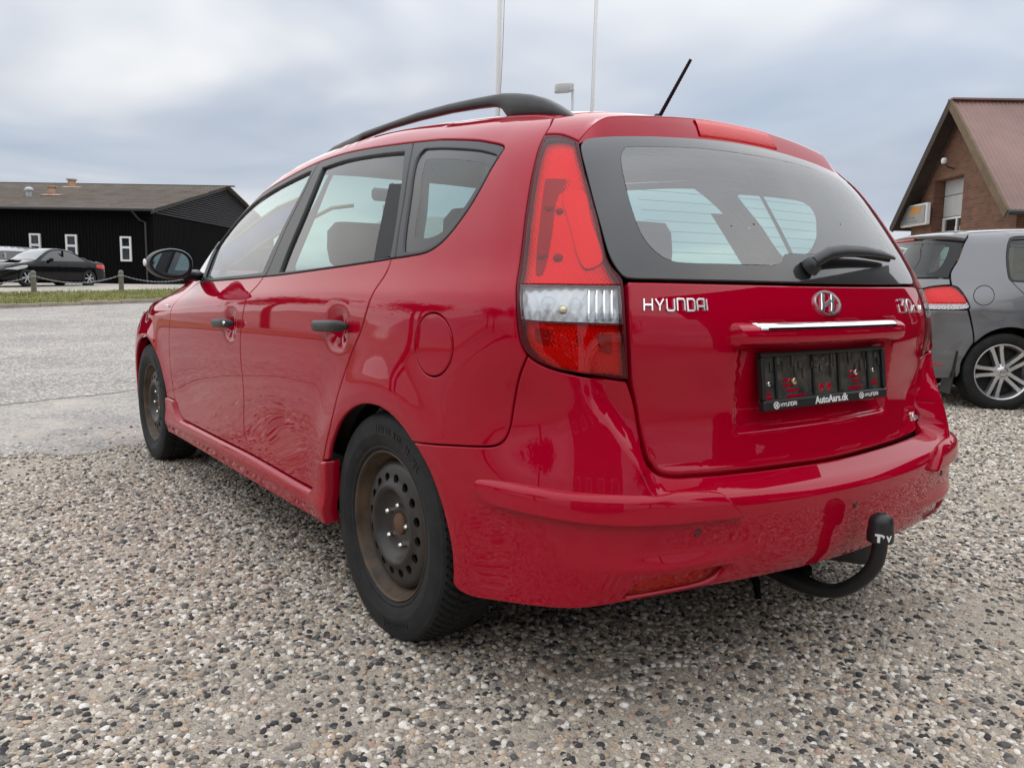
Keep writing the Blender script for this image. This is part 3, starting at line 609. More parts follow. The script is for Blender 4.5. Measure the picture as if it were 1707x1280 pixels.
rw=S.panel('rear_window_border',mirror(gl_half),'frit_rear',tg,holes=[clear],off=-.003,gap=.001,edge=.002,thick=.006,res=.025)
S.panel('rear_window',clear,'rear_glass',tg,off=-.0032,gap=-.001,edge=0,thick=0,res=.03)
mb=MB()
for k in range(11):
    zc=1.052+.0245*k; wm=.545+.06*(zc-1.05)/.25
    q=np.array([(w_,zc) for w_ in np.linspace(-wm if zc>1.065 or 1 else -.1,wm,60)])
    if zc<1.068: q=q[q[:,0]<-.15]
    P=S.side(q); n=S.nrm(P); A=P-n*.005; B=A+np.array([0,0,.0011]); L=len(q)
    mb.add(np.vstack([A,B]),[(i,i+1,L+i+1,L+i) for i in range(L-1)])
mb.obj('heater_lines','heater_line',tg)
lip=[(-.741,1.311),(-.732,1.327),(-.710,1.352),(-.668,1.366),(-.587,1.377),(-.417,1.390),(-.230,1.400),(0,1.404)]
zl=Spl([0,.230,.417,.587,.668,.710,.76],[1.404,1.400,1.390,1.377,1.366,1.352,1.31])
def sp_off(q):
    d=q[:,1]-zl(np.abs(q[:,0])); return .020*sst(.032,-.002,d)*sst(.745,.66,np.abs(q[:,0]))
seamr=S.roofwz([(-.526,-.278),(-.40,-.272),(-.2,-.262),(-.05,-.26)])
sph=[(0,1.404)]+[tuple(q) for q in lip[::-1][1:-1]]+[(-.741,1.312,1),(-.785,1.329),(-.812,1.333),(-.843,1.333,1),(-.843,1.362),tuple(seamr[0])+(1,)]+[tuple(q) for q in seamr[1:]]+[(0,seamr[-1][1]+.0005)]
spo=S.panel('spoiler',mirror(sph),'red_paint',tg,off=sp_off,res=.014,gap=.0015,edge=.003,thick=.012)
wl=np.concatenate([np.linspace(-.74,-.66,14),np.linspace(-.64,.64,70),np.linspace(.66,.74,14)])
glz=Spl([0,.22,.47,.593,.667,.719,.75],[1.366,1.363,1.352,1.343,1.335,1.325,1.305])
rows=[]
for t_,of in ((0,.004),(.0,.0),(.35,.0),(1,0)):
    zt=zl(np.abs(wl))+.001; zb=glz(np.abs(wl))-.003; z_=zt+(zb-zt)*t_; q=np.stack([wl,z_],1); P=S.side(q); n=S.nrm(P)
    o0=sp_off(np.stack([wl,zt],1)); oo={0:o0-.004,1:o0-.004}.get(t_); 
    o_=(o0-.002)*(1-t_)+(-.005)*t_ if not (t_==0 and of) else o0-.001
    rows.append(P+n*np.asarray(o_)[:,None])
rows=rows[1:]; L=len(wl); V=np.vstack(rows); F=[(r*L+i,(r+1)*L+i,(r+1)*L+i+1,r*L+i+1) for r in range(2) for i in range(L-1)]
mesh('spoiler_underside',V,F,'red_paint',tg,smooth=True)
# high brake light set into the spoiler
Q=[];O=[]
for w_ in np.linspace(-.262,.262,24):
    zt=float(zl(abs(w_))); zb=float(glz(abs(w_)))
    for t_ in (.0,.06,.3,.85,.95): Q.append((w_,zt+(zb-zt)*t_)); O.append((.020-.002)*(1-t_)-.005*t_+(.0045 if .03<t_<.9 else .0))
q0=S.side(np.array(Q)); q0=q0+S.nrm(q0)*np.array(O)[:,None]
V=np.array(q0).reshape(-1,3); F=[(i*5+k,i*5+k+1,(i+1)*5+k+1,(i+1)*5+k) for i in range(23) for k in range(4)]
pbsdf('brake_lens',(.62,.010,.012),.25,bump=.5,bscale=160)
bl=mesh('brake_light',V,F,'brake_lens',tg,smooth=True)
# grab bar with chrome strip above the plate
def bar(w0,w1,z_of,sec,name,mat,n=40,par=tg):
    m_=len(sec); Q=[];O=[]
    for k in range(n+1):
        t_=k/n; w_=w0+(w1-w0)*t_
        e_=min(1,(1-abs(2*t_-1))*w_len(w0,w1)/.05); e_=math.sqrt(max(0,1-(1-e_)**2))
        for (o_,dz) in sec: Q.append((w_,z_of(w_)+dz)); O.append(o_*e_-.02*(1-e_))
    V=S.side(np.array(Q)); V=V+S.nrm(V)*np.array(O)[:,None]
    F=[(k*m_+i,k*m_+i+1,(k+1)*m_+i+1,(k+1)*m_+i) for k in range(n) for i in range(m_-1)]
    F=[t[::-1] for t in F]
    return mesh(name,V,F,mat,par,smooth=True,angle=rad(35))
def w_len(a,b): return abs(b-a)
gb=bar(-.372,.372,lambda w_:.862,[(-.018,-.030),(.012,-.026),(.026,-.018),(.030,-.004),(.030,.008),(.026,.014),(.016,.022),(-.002,.030)],'grab_bar','red_paint')
bar(-.315,.315,lambda w_:.862,[(.026,.009),(.0335,.010),(.034,.014),(.027,.0215),(.018,.0265),(.012,.027)],'chrome_strip','chrome')
# lettering ------------------------------------------------------------
def stroke(mb,paths,to3,wd,dep):
    """polylines drawn as raised strokes: to3(u,v)->(point,normal)"""
    for pts in paths:
        pts=np.array(pts,float); closed=np.allclose(pts[0],pts[-1]); n=len(pts)
        L=[];R=[]
        for i in range(n):
            a=pts[i-1] if i>0 else (pts[-2] if closed else pts[0]); b=pts[i+1] if i<n-1 else (pts[1] if closed else pts[-1])
            d1=pts[i]-a; d2=b-pts[i]
            d1=d1/(np.linalg.norm(d1)+1e-9) if np.linalg.norm(d1)>1e-9 else None; d2=d2/(np.linalg.norm(d2)+1e-9) if np.linalg.norm(d2)>1e-9 else None
            if d1 is None: d1=d2
            if d2 is None: d2=d1
            n1=np.array([-d1[1],d1[0]]); n2=np.array([-d2[1],d2[0]]); nn=n1+n2; nn/=np.linalg.norm(nn)+1e-9; c=max(.5,nn@n1)
            L.append(pts[i]+nn*wd/2/c); R.append(pts[i]-nn*wd/2/c)
        PA,NA=to3(np.array(L)); PB,NB=to3(np.array(R)); mid=(PA+PB)/2
        V=np.stack([PA-NA*.001,PA+NA*dep*.7,PA*.8+mid*.2+NA*dep,PB*.8+mid*.2+NB*dep,PB+NB*dep*.7,PB-NB*.001],1).reshape(-1,3)
        F=[]
        for i in range(n-1):
            for k in range(5): F.append((i*6+k,i*6+k+1,(i+1)*6+k+1,(i+1)*6+k))
        F+= [tuple(range(6))[::-1],tuple((n-1)*6+k for k in range(6))]
        mb.add(V,F)
def arc(cx,cy,rx,ry,a0,a1,n=10): return [(cx+rx*math.cos(rad(a)),cy+ry*math.sin(rad(a))) for a in np.linspace(a0,a1,n)]
def on_gate(w0,z0,sc,slant=0,scz=None):
    scz=scz or sc
    def g(q):
        W=np.stack([w0+(q[:,0]+slant*q[:,1])*sc,z0+q[:,1]*scz],1); P=S.side(W); n=S.nrm(P); return P+n*tg_off(W)[:,None],n
    return g
HY=[];x=0
def put(ps,wd):
    global x
    for q in ps: HY.append([(a+x,b) for a,b in q])
    x+=wd+.40
put([[(0,0),(0,1)],[(.95,0),(.95,1)],[(0,.5),(.95,.5)]],.95)
put([[(0,1),(.5,.42)],[(1.0,1),(.5,.42)],[(.5,.45),(.5,0)]],1.0)
put([[(0,1),(0,.25)]+arc(.22,.22,.22,.22,180,270,5)+arc(.73,.22,.22,.22,270,360,5)+[(.95,1)]],.95)
put([[(0,0),(0,1),(.7,1)]+arc(.73,.78,.22,.22,90,0,5)+[(.95,0)]],.95)
put([[(0,0),(0,1),(.68,1)]+arc(.70,.75,.25,.25,90,0,5)+arc(.70,.25,.25,.25,0,-90,5)+[(0,0)]],.95)
put([[(0,0),(0,.75)]+arc(.25,.75,.25,.25,180,90,5)+[(.95,1),(.95,0)],[(0,.38),(.95,.38)]],.95)
put([[(0,0),(0,1)]],.1)
mb=MB(); stroke(mb,HY,on_gate(-.580,.9185,.0187,0,.0255),.19,.004); mb.obj('maker_lettering','badge_chrome',tg,angle=rad(30))
mb=MB(); stroke(mb,[arc(0,0,1.95,1,0,360,48)],on_gate(.003,.935,.0285,0,.0285),.19,.006)
for c_ in (-1,1):
    # slanted H inside the oval: two leaning bars and a curved link
    stroke(mb,[[(c_*.78-.42,-.80),(c_*.78-.12,-.3),(c_*.78+.12,.3),(c_*.78+.42,.80)]],on_gate(.003,.935,.0285),.50,.005)
stroke(mb,[[(-.62,-.20),(-.25,-.10),(.25,.10),(.62,.20)]],on_gate(.003,.935,.0285),.32,.005)
mb.obj('maker_emblem','badge_chrome',tg,angle=rad(30))
I3=[[(0,0),(0,.62)],[(0,.86),(0,1)],[(.35,1),(1.0,1),(.62,.58),(1.0,.5),(1.0,.12),(.85,0),(.3,0)],arc(1.65,.5,.36,.5,0,360,20)]
CW=[[(2.75,.5),(2.35,.5),(2.25,.4),(2.25,.1),(2.35,0),(2.75,0)],[(2.95,.5),(3.05,0),(3.2,.42),(3.35,0),(3.5,.5)]]
mb=MB(); stroke(mb,I3,on_gate(.405,.908,.050,.12,.036),.13,.003); stroke(mb,CW,on_gate(.405,.908,.050,.12,.036),.10,.003); mb.obj('model_badge','badge_chrome',tg,angle=rad(30))
mb=MB(); stroke(mb,[[(0,.8),(.22,1),(.22,0)],[(.55,.02),(.57,.06)],[(1.4,1),(1.05,.9),(.9,.5),(.9,.15),(1.05,0),(1.3,0),(1.42,.15),(1.42,.4),(1.3,.52),(.9,.48)],[(2.0,.5),(1.75,.5),(1.72,0),(2.0,0)],[(2.2,0),(2.2,.5),(2.45,.5)],[(2.6,0),(2.6,.5)]],on_gate(.507,.585,.021,.12,.022),.2,.003); mb.obj('engine_badge','badge_chrome',tg,angle=rad(30))
# fender badge
P,n=S.at(-3.545,.835,.002); mb=MB(); mb.box(P,(.004,.055,.018),bev=.0015); mb.obj('side_badge','badge_chrome',car)
# wiper
def gp(w_,z_,o_): return S.at(w_,z_,o_)[0]
mb=MB(); mb.tube([gp(-.025,1.022,.004),gp(-.025,1.024,.022),gp(-.025,1.025,.032)],[.025,.022,.012],18)
sec=[]
for k,(w_,z_,o_,a,b) in enumerate([(-.035,1.024,.022,.018,.016),(.0,1.034,.028,.018,.016),(.05,1.046,.032,.015,.017),(.14,1.055,.032,.013,.017),(.28,1.059,.030,.011,.015),(.40,1.057,.026,.009,.012),(.485,1.052,.022,.005,.006)]):
    P,n=S.at(w_,z_,o_); sec.append((P,n,a,b))
V=[];m_=12
for (P,n,a,b) in sec:
    up_=np.array([0,0,1.])-n*n[2]; up_/=np.linalg.norm(up_)
    for k in range(m_):
        th=2*math.pi*k/m_; V.append(P+up_*b*math.copysign(abs(math.cos(th))**.7,math.cos(th))+n*a*.7*math.copysign(abs(math.sin(th))**.7,math.sin(th)))
F=[(i*m_+k,(i+1)*m_+k,(i+1)*m_+(k+1)%m_,i*m_+(k+1)%m_) for i in range(len(sec)-1) for k in range(m_)]+[tuple((len(sec)-1)*m_+k for k in range(m_)),tuple(range(m_))[::-1]]
mb.add(V,F); wp=mb.obj('wiper_arm','trim_black',tg,smooth=True,angle=rad(50))
mb=MB(); mb.tube([gp(.08,1.054,.012),gp(.25,1.058,.012),gp(.47,1.051,.010)],.006,8); mb.obj('wiper_blade','rubber',tg)
# plate holder ---------------------------------------------------------
ph=empty('plate_holder'); ph.parent=car
Pc,nc=S.at(0,.748); Pc=np.array(Pc)+np.array(nc)*(-.018); nc=np.array([0,-math.cos(.13),math.sin(.13)])
ex=np.array([1.,0,0]); ez=np.cross(ex,-nc); ez=np.array([0,math.sin(.13),math.cos(.13)])
Rm=np.stack([ex,-nc,ez],1)   # local: x right, y into the car, z up
def phb(mb,x_,z_,w_,h_,d0,d1,bev=0): mb.box(Pc+Rm@np.array([x_,-(d0+d1)/2,z_]),(w_,d1-d0,h_),Rm,bev)
Wp,Hp=.530,.140
mb=MB(); phb(mb,0,0,Wp-.008,Hp-.008,.004,.012)
base=mb.obj('backing_plate','holder_black',ph)
for nm,(x_,z_,w_,h_) in dict(a=(0,Hp/2-.0055,Wp,.011),b=(0,-Hp/2+.0125,Wp,.025),c=(-Wp/2+.006,.007,.012,Hp-.036),d=(Wp/2-.006,.007,.012,Hp-.036)).items():
    mb=MB(); phb(mb,x_,z_,w_,h_,.004,.024,.004); mb.obj('frame_rail','trim_black',ph)
rs=random.Random(3)
for x_ in (-.205,-.055,.055,.190):
    mb=MB(); phb(mb,x_,.008,.007,.098,.012,.018,.001); mb.obj('holder_rib','trim_black',ph)
for k in range(26):
    x_=rs.uniform(-.245,.245); z_=rs.uniform(.012,.048); mb=MB(); phb(mb,x_,z_,rs.choice([.004,.006,.010]),rs.uniform(.014,.034),.012,.012+rs.uniform(.003,.006),.001); mb.obj('holder_rib','holder_black',ph)
for (x_,z_,w_,h_) in ((-.235,-.030,.022,.006),(-.235,-.040,.030,.006),(-.150,.000,.052,.006),(-.152,-.012,.045,.006),(-.140,-.026,.048,.006),(-.125,-.040,.075,.006),(.125,-.005,.045,.006),(.138,-.018,.040,.006),(.130,-.036,.060,.007),(.222,-.030,.028,.006),(.225,-.020,.020,.005),(.130,.008,.050,.005)):
    mb=MB(); phb(mb,x_,z_,w_,h_,.0118,.0126); mb.obj('holder_slot','red_paint',ph)
for (x_,z_,r,mt,dd) in ((-.020,-.026,.011,'red_paint',.0128),(.014,-.026,.011,'red_paint',.0128),(-.038,.040,.014,'holder_black',.016),(.000,.040,.014,'holder_black',.016),(-.138,-.004,.0085,'brass',.020),(.128,.004,.0075,'nut_steel',.020),(.216,.006,.006,'nut_steel',.016),(-.232,-.006,.006,'nut_steel',.016)):
    mb=MB(); mb.lathe([(0,0),(r*.9,0),(r,-.001),(r,-.006)] if dd!=.016 or r<.01 else [(r*.55,-.003),(r*.6,0),(r,0),(r,-.006)],20,'z'); q=mb.obj('holder_hole' if mt in('red_paint','holder_black') else 'screw',mt,ph,smooth=True); q.location=Pc+Rm@np.array([x_,-dd,z_]); q.rotation_euler=Vector(nc).to_track_quat('Z','Y').to_euler()
V,F=text_geo('AutoAars.dk',.026,.0004,'CENTER',1.0,.0006); V=V*np.array([1.0,1,1]); mesh('holder_lettering',[Pc+Rm@np.array([v[0]*1.05+.005,-.0246-v[2],v[1]-Hp/2+.0055]) for v in V],F,'white_print',ph)
for sgn in(-1,1):
    mb=MB(); g=lambda q,x0=sgn*.180-.024: (Pc+np.stack([x0+q[:,0]*.0075,0*q[:,0]-.0243,-Hp/2+.0085+q[:,1]*.0085],1)@Rm.T,np.repeat(nc[None],len(q),0))
    stroke(mb,[[(a,b) for a,b in q] for q in HY],g,.2,.0006)
    g2=lambda q,x0=sgn*.180-.041: (Pc+np.stack([x0+q[:,0]*.0075,0*q[:,0]-.0243,-Hp/2+.0125+q[:,1]*.0075],1)@Rm.T,np.repeat(nc[None],len(q),0))
    stroke(mb,[arc(0,0,1.32,1,0,360,20)],g2,.28,.0006)
    for c_ in(-1,1): stroke(mb,[[(c_*.42-.15,-.7),(c_*.42+.15,.7)]],g2,.3,.0006)
    stroke(mb,[[(-.4,-.1),(.4,.1)]],g2,.3,.0006)
    mb.obj('holder_lettering','white_print',ph)
# roof, screen, bonnet, nose ---------------------------------------------
S.panel('roof',[(-.525,-.276,1),(-.519,-.20),(-.524,0),(-.529,.3),(-.529,.7),(-.529,1.1),(-.524,1.40,1),(-.3,1.452),(0,1.468),(.3,1.452),(.524,1.40,1),(.529,1.1),(.529,.7),(.529,.3),(.524,0),(.519,-.20),(.525,-.276,1),(.4,-.270),(.2,-.260),(0,-.256),(-.2,-.260),(-.4,-.270)],'red_paint',car,mapper='top',res=.06,gap=.001)
S.panel('headliner',[(-.50,-.26,1),(-.51,.5),(-.50,1.38,1),(0,1.44),(.50,1.38,1),(.51,.5),(.50,-.26,1)],'headliner',car,mapper='top',res=.1,off=-.045,gap=0,edge=0,thick=0)
S.panel('windscreen',[(-.522,1.405,1),(-.3,1.457),(0,1.473),(.3,1.457),(.522,1.405,1),(.545,1.585),(.60,1.80),(.66,2.05),(.70,2.27,1),(.4,2.40),(0,2.45),(-.4,2.40),(-.70,2.27,1),(-.66,2.05),(-.60,1.80),(-.545,1.585)],'windscreen_glass',car,mapper='top',res=.06,off=-.004,gap=.002,edge=0,thick=0)
S.panel('bonnet',[(-.71,2.31,1),(-.4,2.42),(0,2.47),(.4,2.42),(.71,2.31,1),(.712,2.7),(.70,2.95),(.60,3.18),(.3,3.30),(0,3.34),(-.3,3.30),(-.60,3.18),(-.70,2.95),(-.712,2.7)],'red_paint',car,mapper='top',res=.06)
for mir in(False,True):
    S.panel('front_bumper',[(-5.335,.22,1),(-4.7,.20),(-4.36,.21,1),(-4.335,.30),(-4.425,.45),(-4.455,.62,1),(-4.8,.66),(-5.335,.68,1)],'red_paint',car,mir=mir,res=.05)
    S.panel('headlight',[(-4.15,.795,1),(-4.40,.715),(-4.455,.63,1),(-4.75,.66),(-4.72,.74)],'lens_clear',car,mir=mir,res=.04)
    S.panel('front_grille_panel',[(-4.72,.75,1),(-4.755,.67,1),(-5.335,.69,1),(-5.335,.80,1)],'trim_black',car,mir=mir,res=.05)
# roof rails, aerial, mirrors
def rail(sx):
    ys=np.array([1.23,1.17,1.08,.98,.9,.7,.5,.3,.15,.06,.01,-.02,-.06,-.12,-.18,-.23,-.27,-.295]); X=.472
    tz=np.interp(ys,[-.295,-.27,-.2,-.1,0,.25,.5,.9,1.17,1.23],[1.400,1.415,1.455,1.488,1.506,1.523,1.528,1.520,1.500,1.486])
    rf=S.top(np.stack([np.full(len(ys),X),ys],1))[:,2]
    bz=np.interp(ys,[-.5,-.02,.01,.06,.15,.3,.5,.7,.9,.98,1.08,1.3],[0,0,1.462,1.477,1.4855,1.4955,1.5015,1.5025,1.496,0,0,0])
    bz=np.where(bz<1.3,np.minimum(rf-.012,tz-.010),bz)
    V=[];m_=16
    for y_,a,b in zip(ys,tz,bz):
        hw=np.interp(y_,[-.30,-.24,-.1,.05,.3,1.23],[.012,.021,.023,.020,.016,.012]); cx=X
        for k in range(m_):
            th=2*math.pi*k/m_; c_,s_=math.cos(th),math.sin(th); V.append((sx*(cx+hw*math.copysign(abs(c_)**.7,c_)),y_,(a+b)/2+(a-b)/2*math.copysign(abs(s_)**.7,s_)))
    F=[(i*m_+k,i*m_+(k+1)%m_,(i+1)*m_+(k+1)%m_,(i+1)*m_+k) for i in range(len(ys)-1) for k in range(m_)]+[tuple(range(m_))[::-1],tuple((len(ys)-1)*m_+k for k in range(m_))]
    if sx<0: F=[t[::-1] for t in F]
    F=[t[::-1] for t in F]
    mesh('roof_rail',V,F,'rail_black',car,smooth=True,angle=rad(55))
rail(-1); rail(1)
mb=MB(); zr=float(S.top(np.array([[0,-.125]]))[0,2]); mb.lathe([(.022,0),(.020,.008),(.012,.018),(.008,.024),(0,.024)],16,'z',(0,-.125,zr-.003))
for k in range(22):
    pass
a0=np.array([0,-.135,zr+.015]); a1=np.array([0,-.250,1.624]); pts=[];rr=[]
for k in range(61):
    t_=k/60; pts.append(a0+(a1-a0)*t_); rr.append((.0058-.0012*t_)*(1+(.16 if k%3==0 else 0)))
mb.tube(pts,rr,10); mb.obj('roof_aerial','rubber',car,smooth=True)
def side_mirror(sx):
    e_=empty('door_mirror'); e_.parent=car
    cy,cz=1.78,1.032; V=[];m_=28;cx=-.962
    prof_=[(-.020,.93),(-.004,1.0),(.03,1.0),(.07,.90),(.10,.66),(.118,.30),(.122,.0)]
    for (dy,sc) in prof_:
        for k in range(m_):
            th=2*math.pi*k/m_; c_,s_=math.cos(th),math.sin(th)
            X=-.093*math.copysign(abs(c_)**.85,c_)*sc; Z=.066*math.copysign(abs(s_)**.85,s_)*sc*(1-.20*(X/.104 if X<0 else 0)*-1*0+.0)
            Z*=1-.18*max(0,-X/.093)          # outer end slimmer
            V.append((sx*-(cx+X)*-1 if 0 else (cx+X)*(-sx if sx>0 else 1)*(1 if sx<0 else 1),cy+dy,cz+Z))
    V=[((cx+(v[0]/(-1 if sx>0 else 1)-cx))*(-1 if sx>0 else 1),v[1],v[2]) for v in V]
    F=[(i*m_+k,i*m_+(k+1)%m_,(i+1)*m_+(k+1)%m_,(i+1)*m_+k) for i in range(len(prof_)-1) for k in range(m_)]
    if sx>0: F=[t[::-1] for t in F]
    mesh('mirror_housing',V,F,'trim_black',e_,smooth=True)
    G=[(v[0]*.86+.14*(cx*(-1 if sx>0 else 1)),cy-.014,(v[2]-cz)*.86+cz) for v in V[:m_]]
    tip=np.array([0.,.0,0]); 
    g=mesh('mirror_glass',[tuple(q) for q in G],[tuple(range(m_))[::(-1 if sx<0 else 1)][::-1]],'mirror_glass',e_)
    B=[(v[0],cy-.010,v[2]) for v in V[:m_]]; mesh('mirror_bezel',B,[tuple(range(m_))],'trim_black',e_)
    mb=MB(); xa=(.865)*sx; mb.tube([(.80*sx,1.99,.985),(.84*sx,1.93,.985),(.885*sx,1.84,.985)],[.034,.030,.026],12,flat=(1,.8)); mb.obj('mirror_arm','trim_black',e_,smooth=True)
    mb=MB(); mb.tube([(1.054*sx,1.79,1.034),(1.056*sx,1.82,1.036),(1.03*sx,1.86,1.038)],[.004,.010,.006],10,flat=(.6,1.6)); mb.obj('side_indicator','lens_clear' if 0 else 'white_print',e_,smooth=True)
side_mirror(-1); side_mirror(1)
# wheels ----------------------------------------------------------------
def tyre_mesh(R=.317,W_=.197,rb=.205,nb=84):
    """tread with slanted sipes as real grooves, plus sidewalls; outer side is -x"""
    mb=MB(); nt_=nb*8; hs=np.linspace(-1,1,29); hw=W_/2*.86; V=[]
    for i in range(nt_):
        th=2*math.pi*i/nt_
        for s_ in hs:
            ph=(th*nb/(2*math.pi)+ (abs(s_)**1.4)*2.1)%1; shoulder=abs(s_)>.72
            g=.006 if (ph<.26 and (shoulder or True) and abs(s_)>.12) else 0
            if .40<abs(s_)<.48 or abs(s_)<.05: g=.007
            r=R-.010*abs(s_)**4-g; V.append((s_*hw,r*math.cos(th),r*math.sin(th)))
    m_=len(hs); F=[]
    for i in range(nt_):
        j=(i+1)%nt_
        for k in range(m_-1): F.append((i*m_+k,i*m_+k+1,j*m_+k+1,j*m_+k))
    mb.add(V,F); return mb
def sidewall(mb,R=.317,W_=.197,rb=.205,n=96):
    hw=W_/2
    pr=[(R-.010,-hw*.86),(R-.016,-hw*.93),(R-.030,-hw*.975),(R-.034,-hw*.99),(R-.050,-hw*1.0),(R-.066,-hw*1.01),(R-.068,-hw*1.0),(R-.085,-hw*.975),(rb+.016,-hw*.90),(rb+.010,-hw*.905),(rb+.004,-hw*.86),(rb,-hw*.80)]
    mb.lathe(pr[::-1],n,'x'); mb.lathe([(r,-x_) for r,x_ in pr],n,'x')
def wheel_text(txt,r,size,a0,sgn=1):
    mb=MB(); a=a0
    for ch in txt:
        V,F=text_geo(ch,size,.0006,'LEFT',1,.0006) if ch!=' ' else (np.zeros((0,3)),[])
        wd=(V[:,0].max() if len(V) else size*.35)+size*.10
        Q=[]
        for v in V:
            ang=a+v[0]/r*sgn; rr=r+v[1]
            Q.append((-.0995-v[2]+(.0016 if rr>.285 else 0),-rr*math.sin(ang),rr*math.cos(ang)))
        if len(V): mb.add(Q,F)
        a+=wd/r*sgn
    return mb
mbt=tyre_mesh(); tread_me=None
wheel0=empty('wheel'); wheel0.parent=car
mt=MB(); sidewall(mt); mt.add(mbt.v,mbt.f)
mt.obj('tyre','rubber',wheel0,smooth=True,angle=rad(28))
wheel_text('195/65 R15  H  XL',.2585,.027,rad(-10)).obj('tyre_lettering','rubber_letter',wheel0)
wheel_text('Continental',.2600,.024,rad(150)).obj('tyre_lettering','rubber_letter',wheel0)
mb=MB(); ox=-.0835     # lip plane
mb.lathe([(.2055,ox+.006),(.2065,ox+.001),(.2045,ox-.002),(.2015,ox),(.1985,ox+.008),(.1945,ox+.022),(.186,ox+.034),(.180,ox+.05),(.172,ox+.058),(.168,ox+.10),(.168,ox+.165)],96,'x')
mb.obj('rim','steel_rust',wheel0,smooth=True)
dsc=Spl([.03,.045,.075,.088,.102,.114,.126,.140,.155,.168,.176],[.038,.036,.033,.023,.008,.009,.016,.018,.021,.027,.036])
hol=[curve([(.1325*math.cos(a)+.0115*math.cos(a)*math.cos(t_)-.0135*math.sin(a)*math.sin(t_),.1325*math.sin(a)+.0115*math.sin(a)*math.cos(t_)+.0135*math.cos(a)*math.sin(t_)) for t_ in np.linspace(0,2*math.pi,10,endpoint=False)],.006) for a in np.linspace(0,2*math.pi,16,endpoint=False)+.1]
hub=curve([(.031*math.cos(t_),.031*math.sin(t_)) for t_ in np.linspace(0,2*math.pi,16,endpoint=False)],.006)
outr=curve([(.174*math.cos(t_),.174*math.sin(t_)) for t_ in np.linspace(0,2*math.pi,48,endpoint=False)],.01)
V2,T2,lp=fill(outr,[h if area2(h)>0 else h[::-1] for h in hol+[hub]],.007)
r2=np.hypot(V2[:,0],V2[:,1]); V3=np.stack([ox+dsc(r2),V2[:,0],V2[:,1]],1); F3=[tuple(int(i) for i in t[::-1]) for t in T2]; V3=V3.tolist()
for L in lp[1:]:
    b0=len(V3); V3+=[[V3[i][0]+.010,V3[i][1],V3[i][2]] for i in L]; n_=len(L); F3+=[(L[i],L[(i+1)%n_],b0+(i+1)%n_,b0+i) for i in range(n_)]
mesh('wheel_disc',V3,F3,'steel_black',wheel0,smooth=True,angle=rad(50))
mb=MB(); mb.lathe([(.16,ox+.11),(0,ox+.11)],32,'x'); mb.obj('brake_drum','gap_black',wheel0)
mb=MB(); mb.lathe([(.0315,ox+.044),(.030,ox+.034),(.026,ox+.030),(0,ox+.031)],32,'x'); mb.obj('hub_cap','rust',wheel0,smooth=True)
for k in range(5):
    a=2*math.pi*k/5+.5; c=(0,.057*math.cos(a),.057*math.sin(a)); mb=MB(); mb.lathe([(0,ox+.017),(.005,ox+.018),(.0080,ox+.022),(.0088,ox+.025),(.0088,ox+.038)],6,'x',c); mb.obj('wheel_nut','nut_steel',wheel0,smooth=True,angle=rad(35))
mb=MB(); a=rad(-62); mb.tube([(ox+.02,-.178*math.sin(a)*-1,.178*math.cos(a)),(ox+.004,-.165*math.sin(a)*-1,.165*math.cos(a))],.004,8)
wheel0.location=(-.768,0,.312)
def wcopy(loc,rz,spin):
    w_=copy_tree(wheel0,car); w_.location=loc; w_.rotation_euler=(0,0,rz); 
    w_.rotation_euler=(Matrix.Rotation(rz,3,'Z')@Matrix.Rotation(spin,3,'X')).to_euler(); return w_
wf=wcopy((-.768,2.70,.312),0,.6); wcopy((.768,0,.312),math.pi,.3); wcopy((.768,2.70,.312),math.pi,.9)
wf['label']='front left wheel with two stick-on balance weights'
mb=MB()
for k,a in enumerate((1.9,2.15)): mb.box((ox+.012,.193*math.cos(a)*1,.193*math.sin(a)),(.016,.012,.046),rotx(a-math.pi/2+math.pi/2),.002)
bw=mb.obj('balance_weight','nut_steel',wf)
# wheel housings and floor
for sx in(-1,1):
    for yc in(0,2.7):
        mb=MB(); pts=[(a) for a in np.linspace(rad(-6),rad(186),26)]
        V=[];
        for a in pts:
            for x_ in(.832,.78,.52): V.append((sx*x_,yc+.352*math.cos(a),.315+.352*math.sin(a)))
        F=[(i*3+k,i*3+k+1,(i+1)*3+k+1,(i+1)*3+k) for i in range(25) for k in range(2)]
        V.append((sx*.52,yc,.315)); F+=[(i*3+2,(i+1)*3+2,len(V)-1) for i in range(25)]
        mb.add(V,F); mb.obj('wheel_housing','gap_black',car)
mb=MB(); mb.box((0,1.5,.29),(1.0,3.7,.08)); mb.box((0,1.35,.285),(1.62,1.85,.07)); mb.box((0,-.52,.40),(1.30,.42,.05)); mb.obj('underbody','gap_black',car)
mb=MB(); mb.tube([(.33,-.30,.24),(.33,-.60,.23),(.34,-.70,.24)],[.09,.09,.085],14,flat=(1.2,.7)); mb.obj('silencer','interior_dark',car,smooth=True)
# tow bar
tw=empty('tow_bar'); tw.parent=car
mb=MB(); pts=curve([(-.50,.228),(-.62,.210),(-.71,.197),(-.775,.196),(-.83,.214),(-.880,.256),(-.912,.302),(-.922,.345),(-.922,.385)],.012,False)
mb.tube([(0,a,b) for a,b in pts],[.0182+.008*max(0,min(1,(a+.80)/.1)) for a,b in pts],16,up=(1,0,0)); mb.obj('tow_neck','tow_black',tw,smooth=True)
mb=MB(); mb.lathe([(.0298,.366),(.0310,.372),(.0310,.392),(.0292,.400),(.0292,.412),(.026,.424),(.018,.432),(.010,.4345),(.009,.437),(0,.437)],28,'z',(0,-.922,0)); mb.obj('ball_cover','trim_black',tw,smooth=True,angle=rad(40))
V,F=text_geo('T',.025,.0004,'CENTER',1,.0016)
def wrap(V,a0,z0,r=.0322): return [(r*math.sin(a0+v[0]/r),-.922-r*math.cos(a0+v[0]/r)-v[2],z0+v[1]) for v in V]
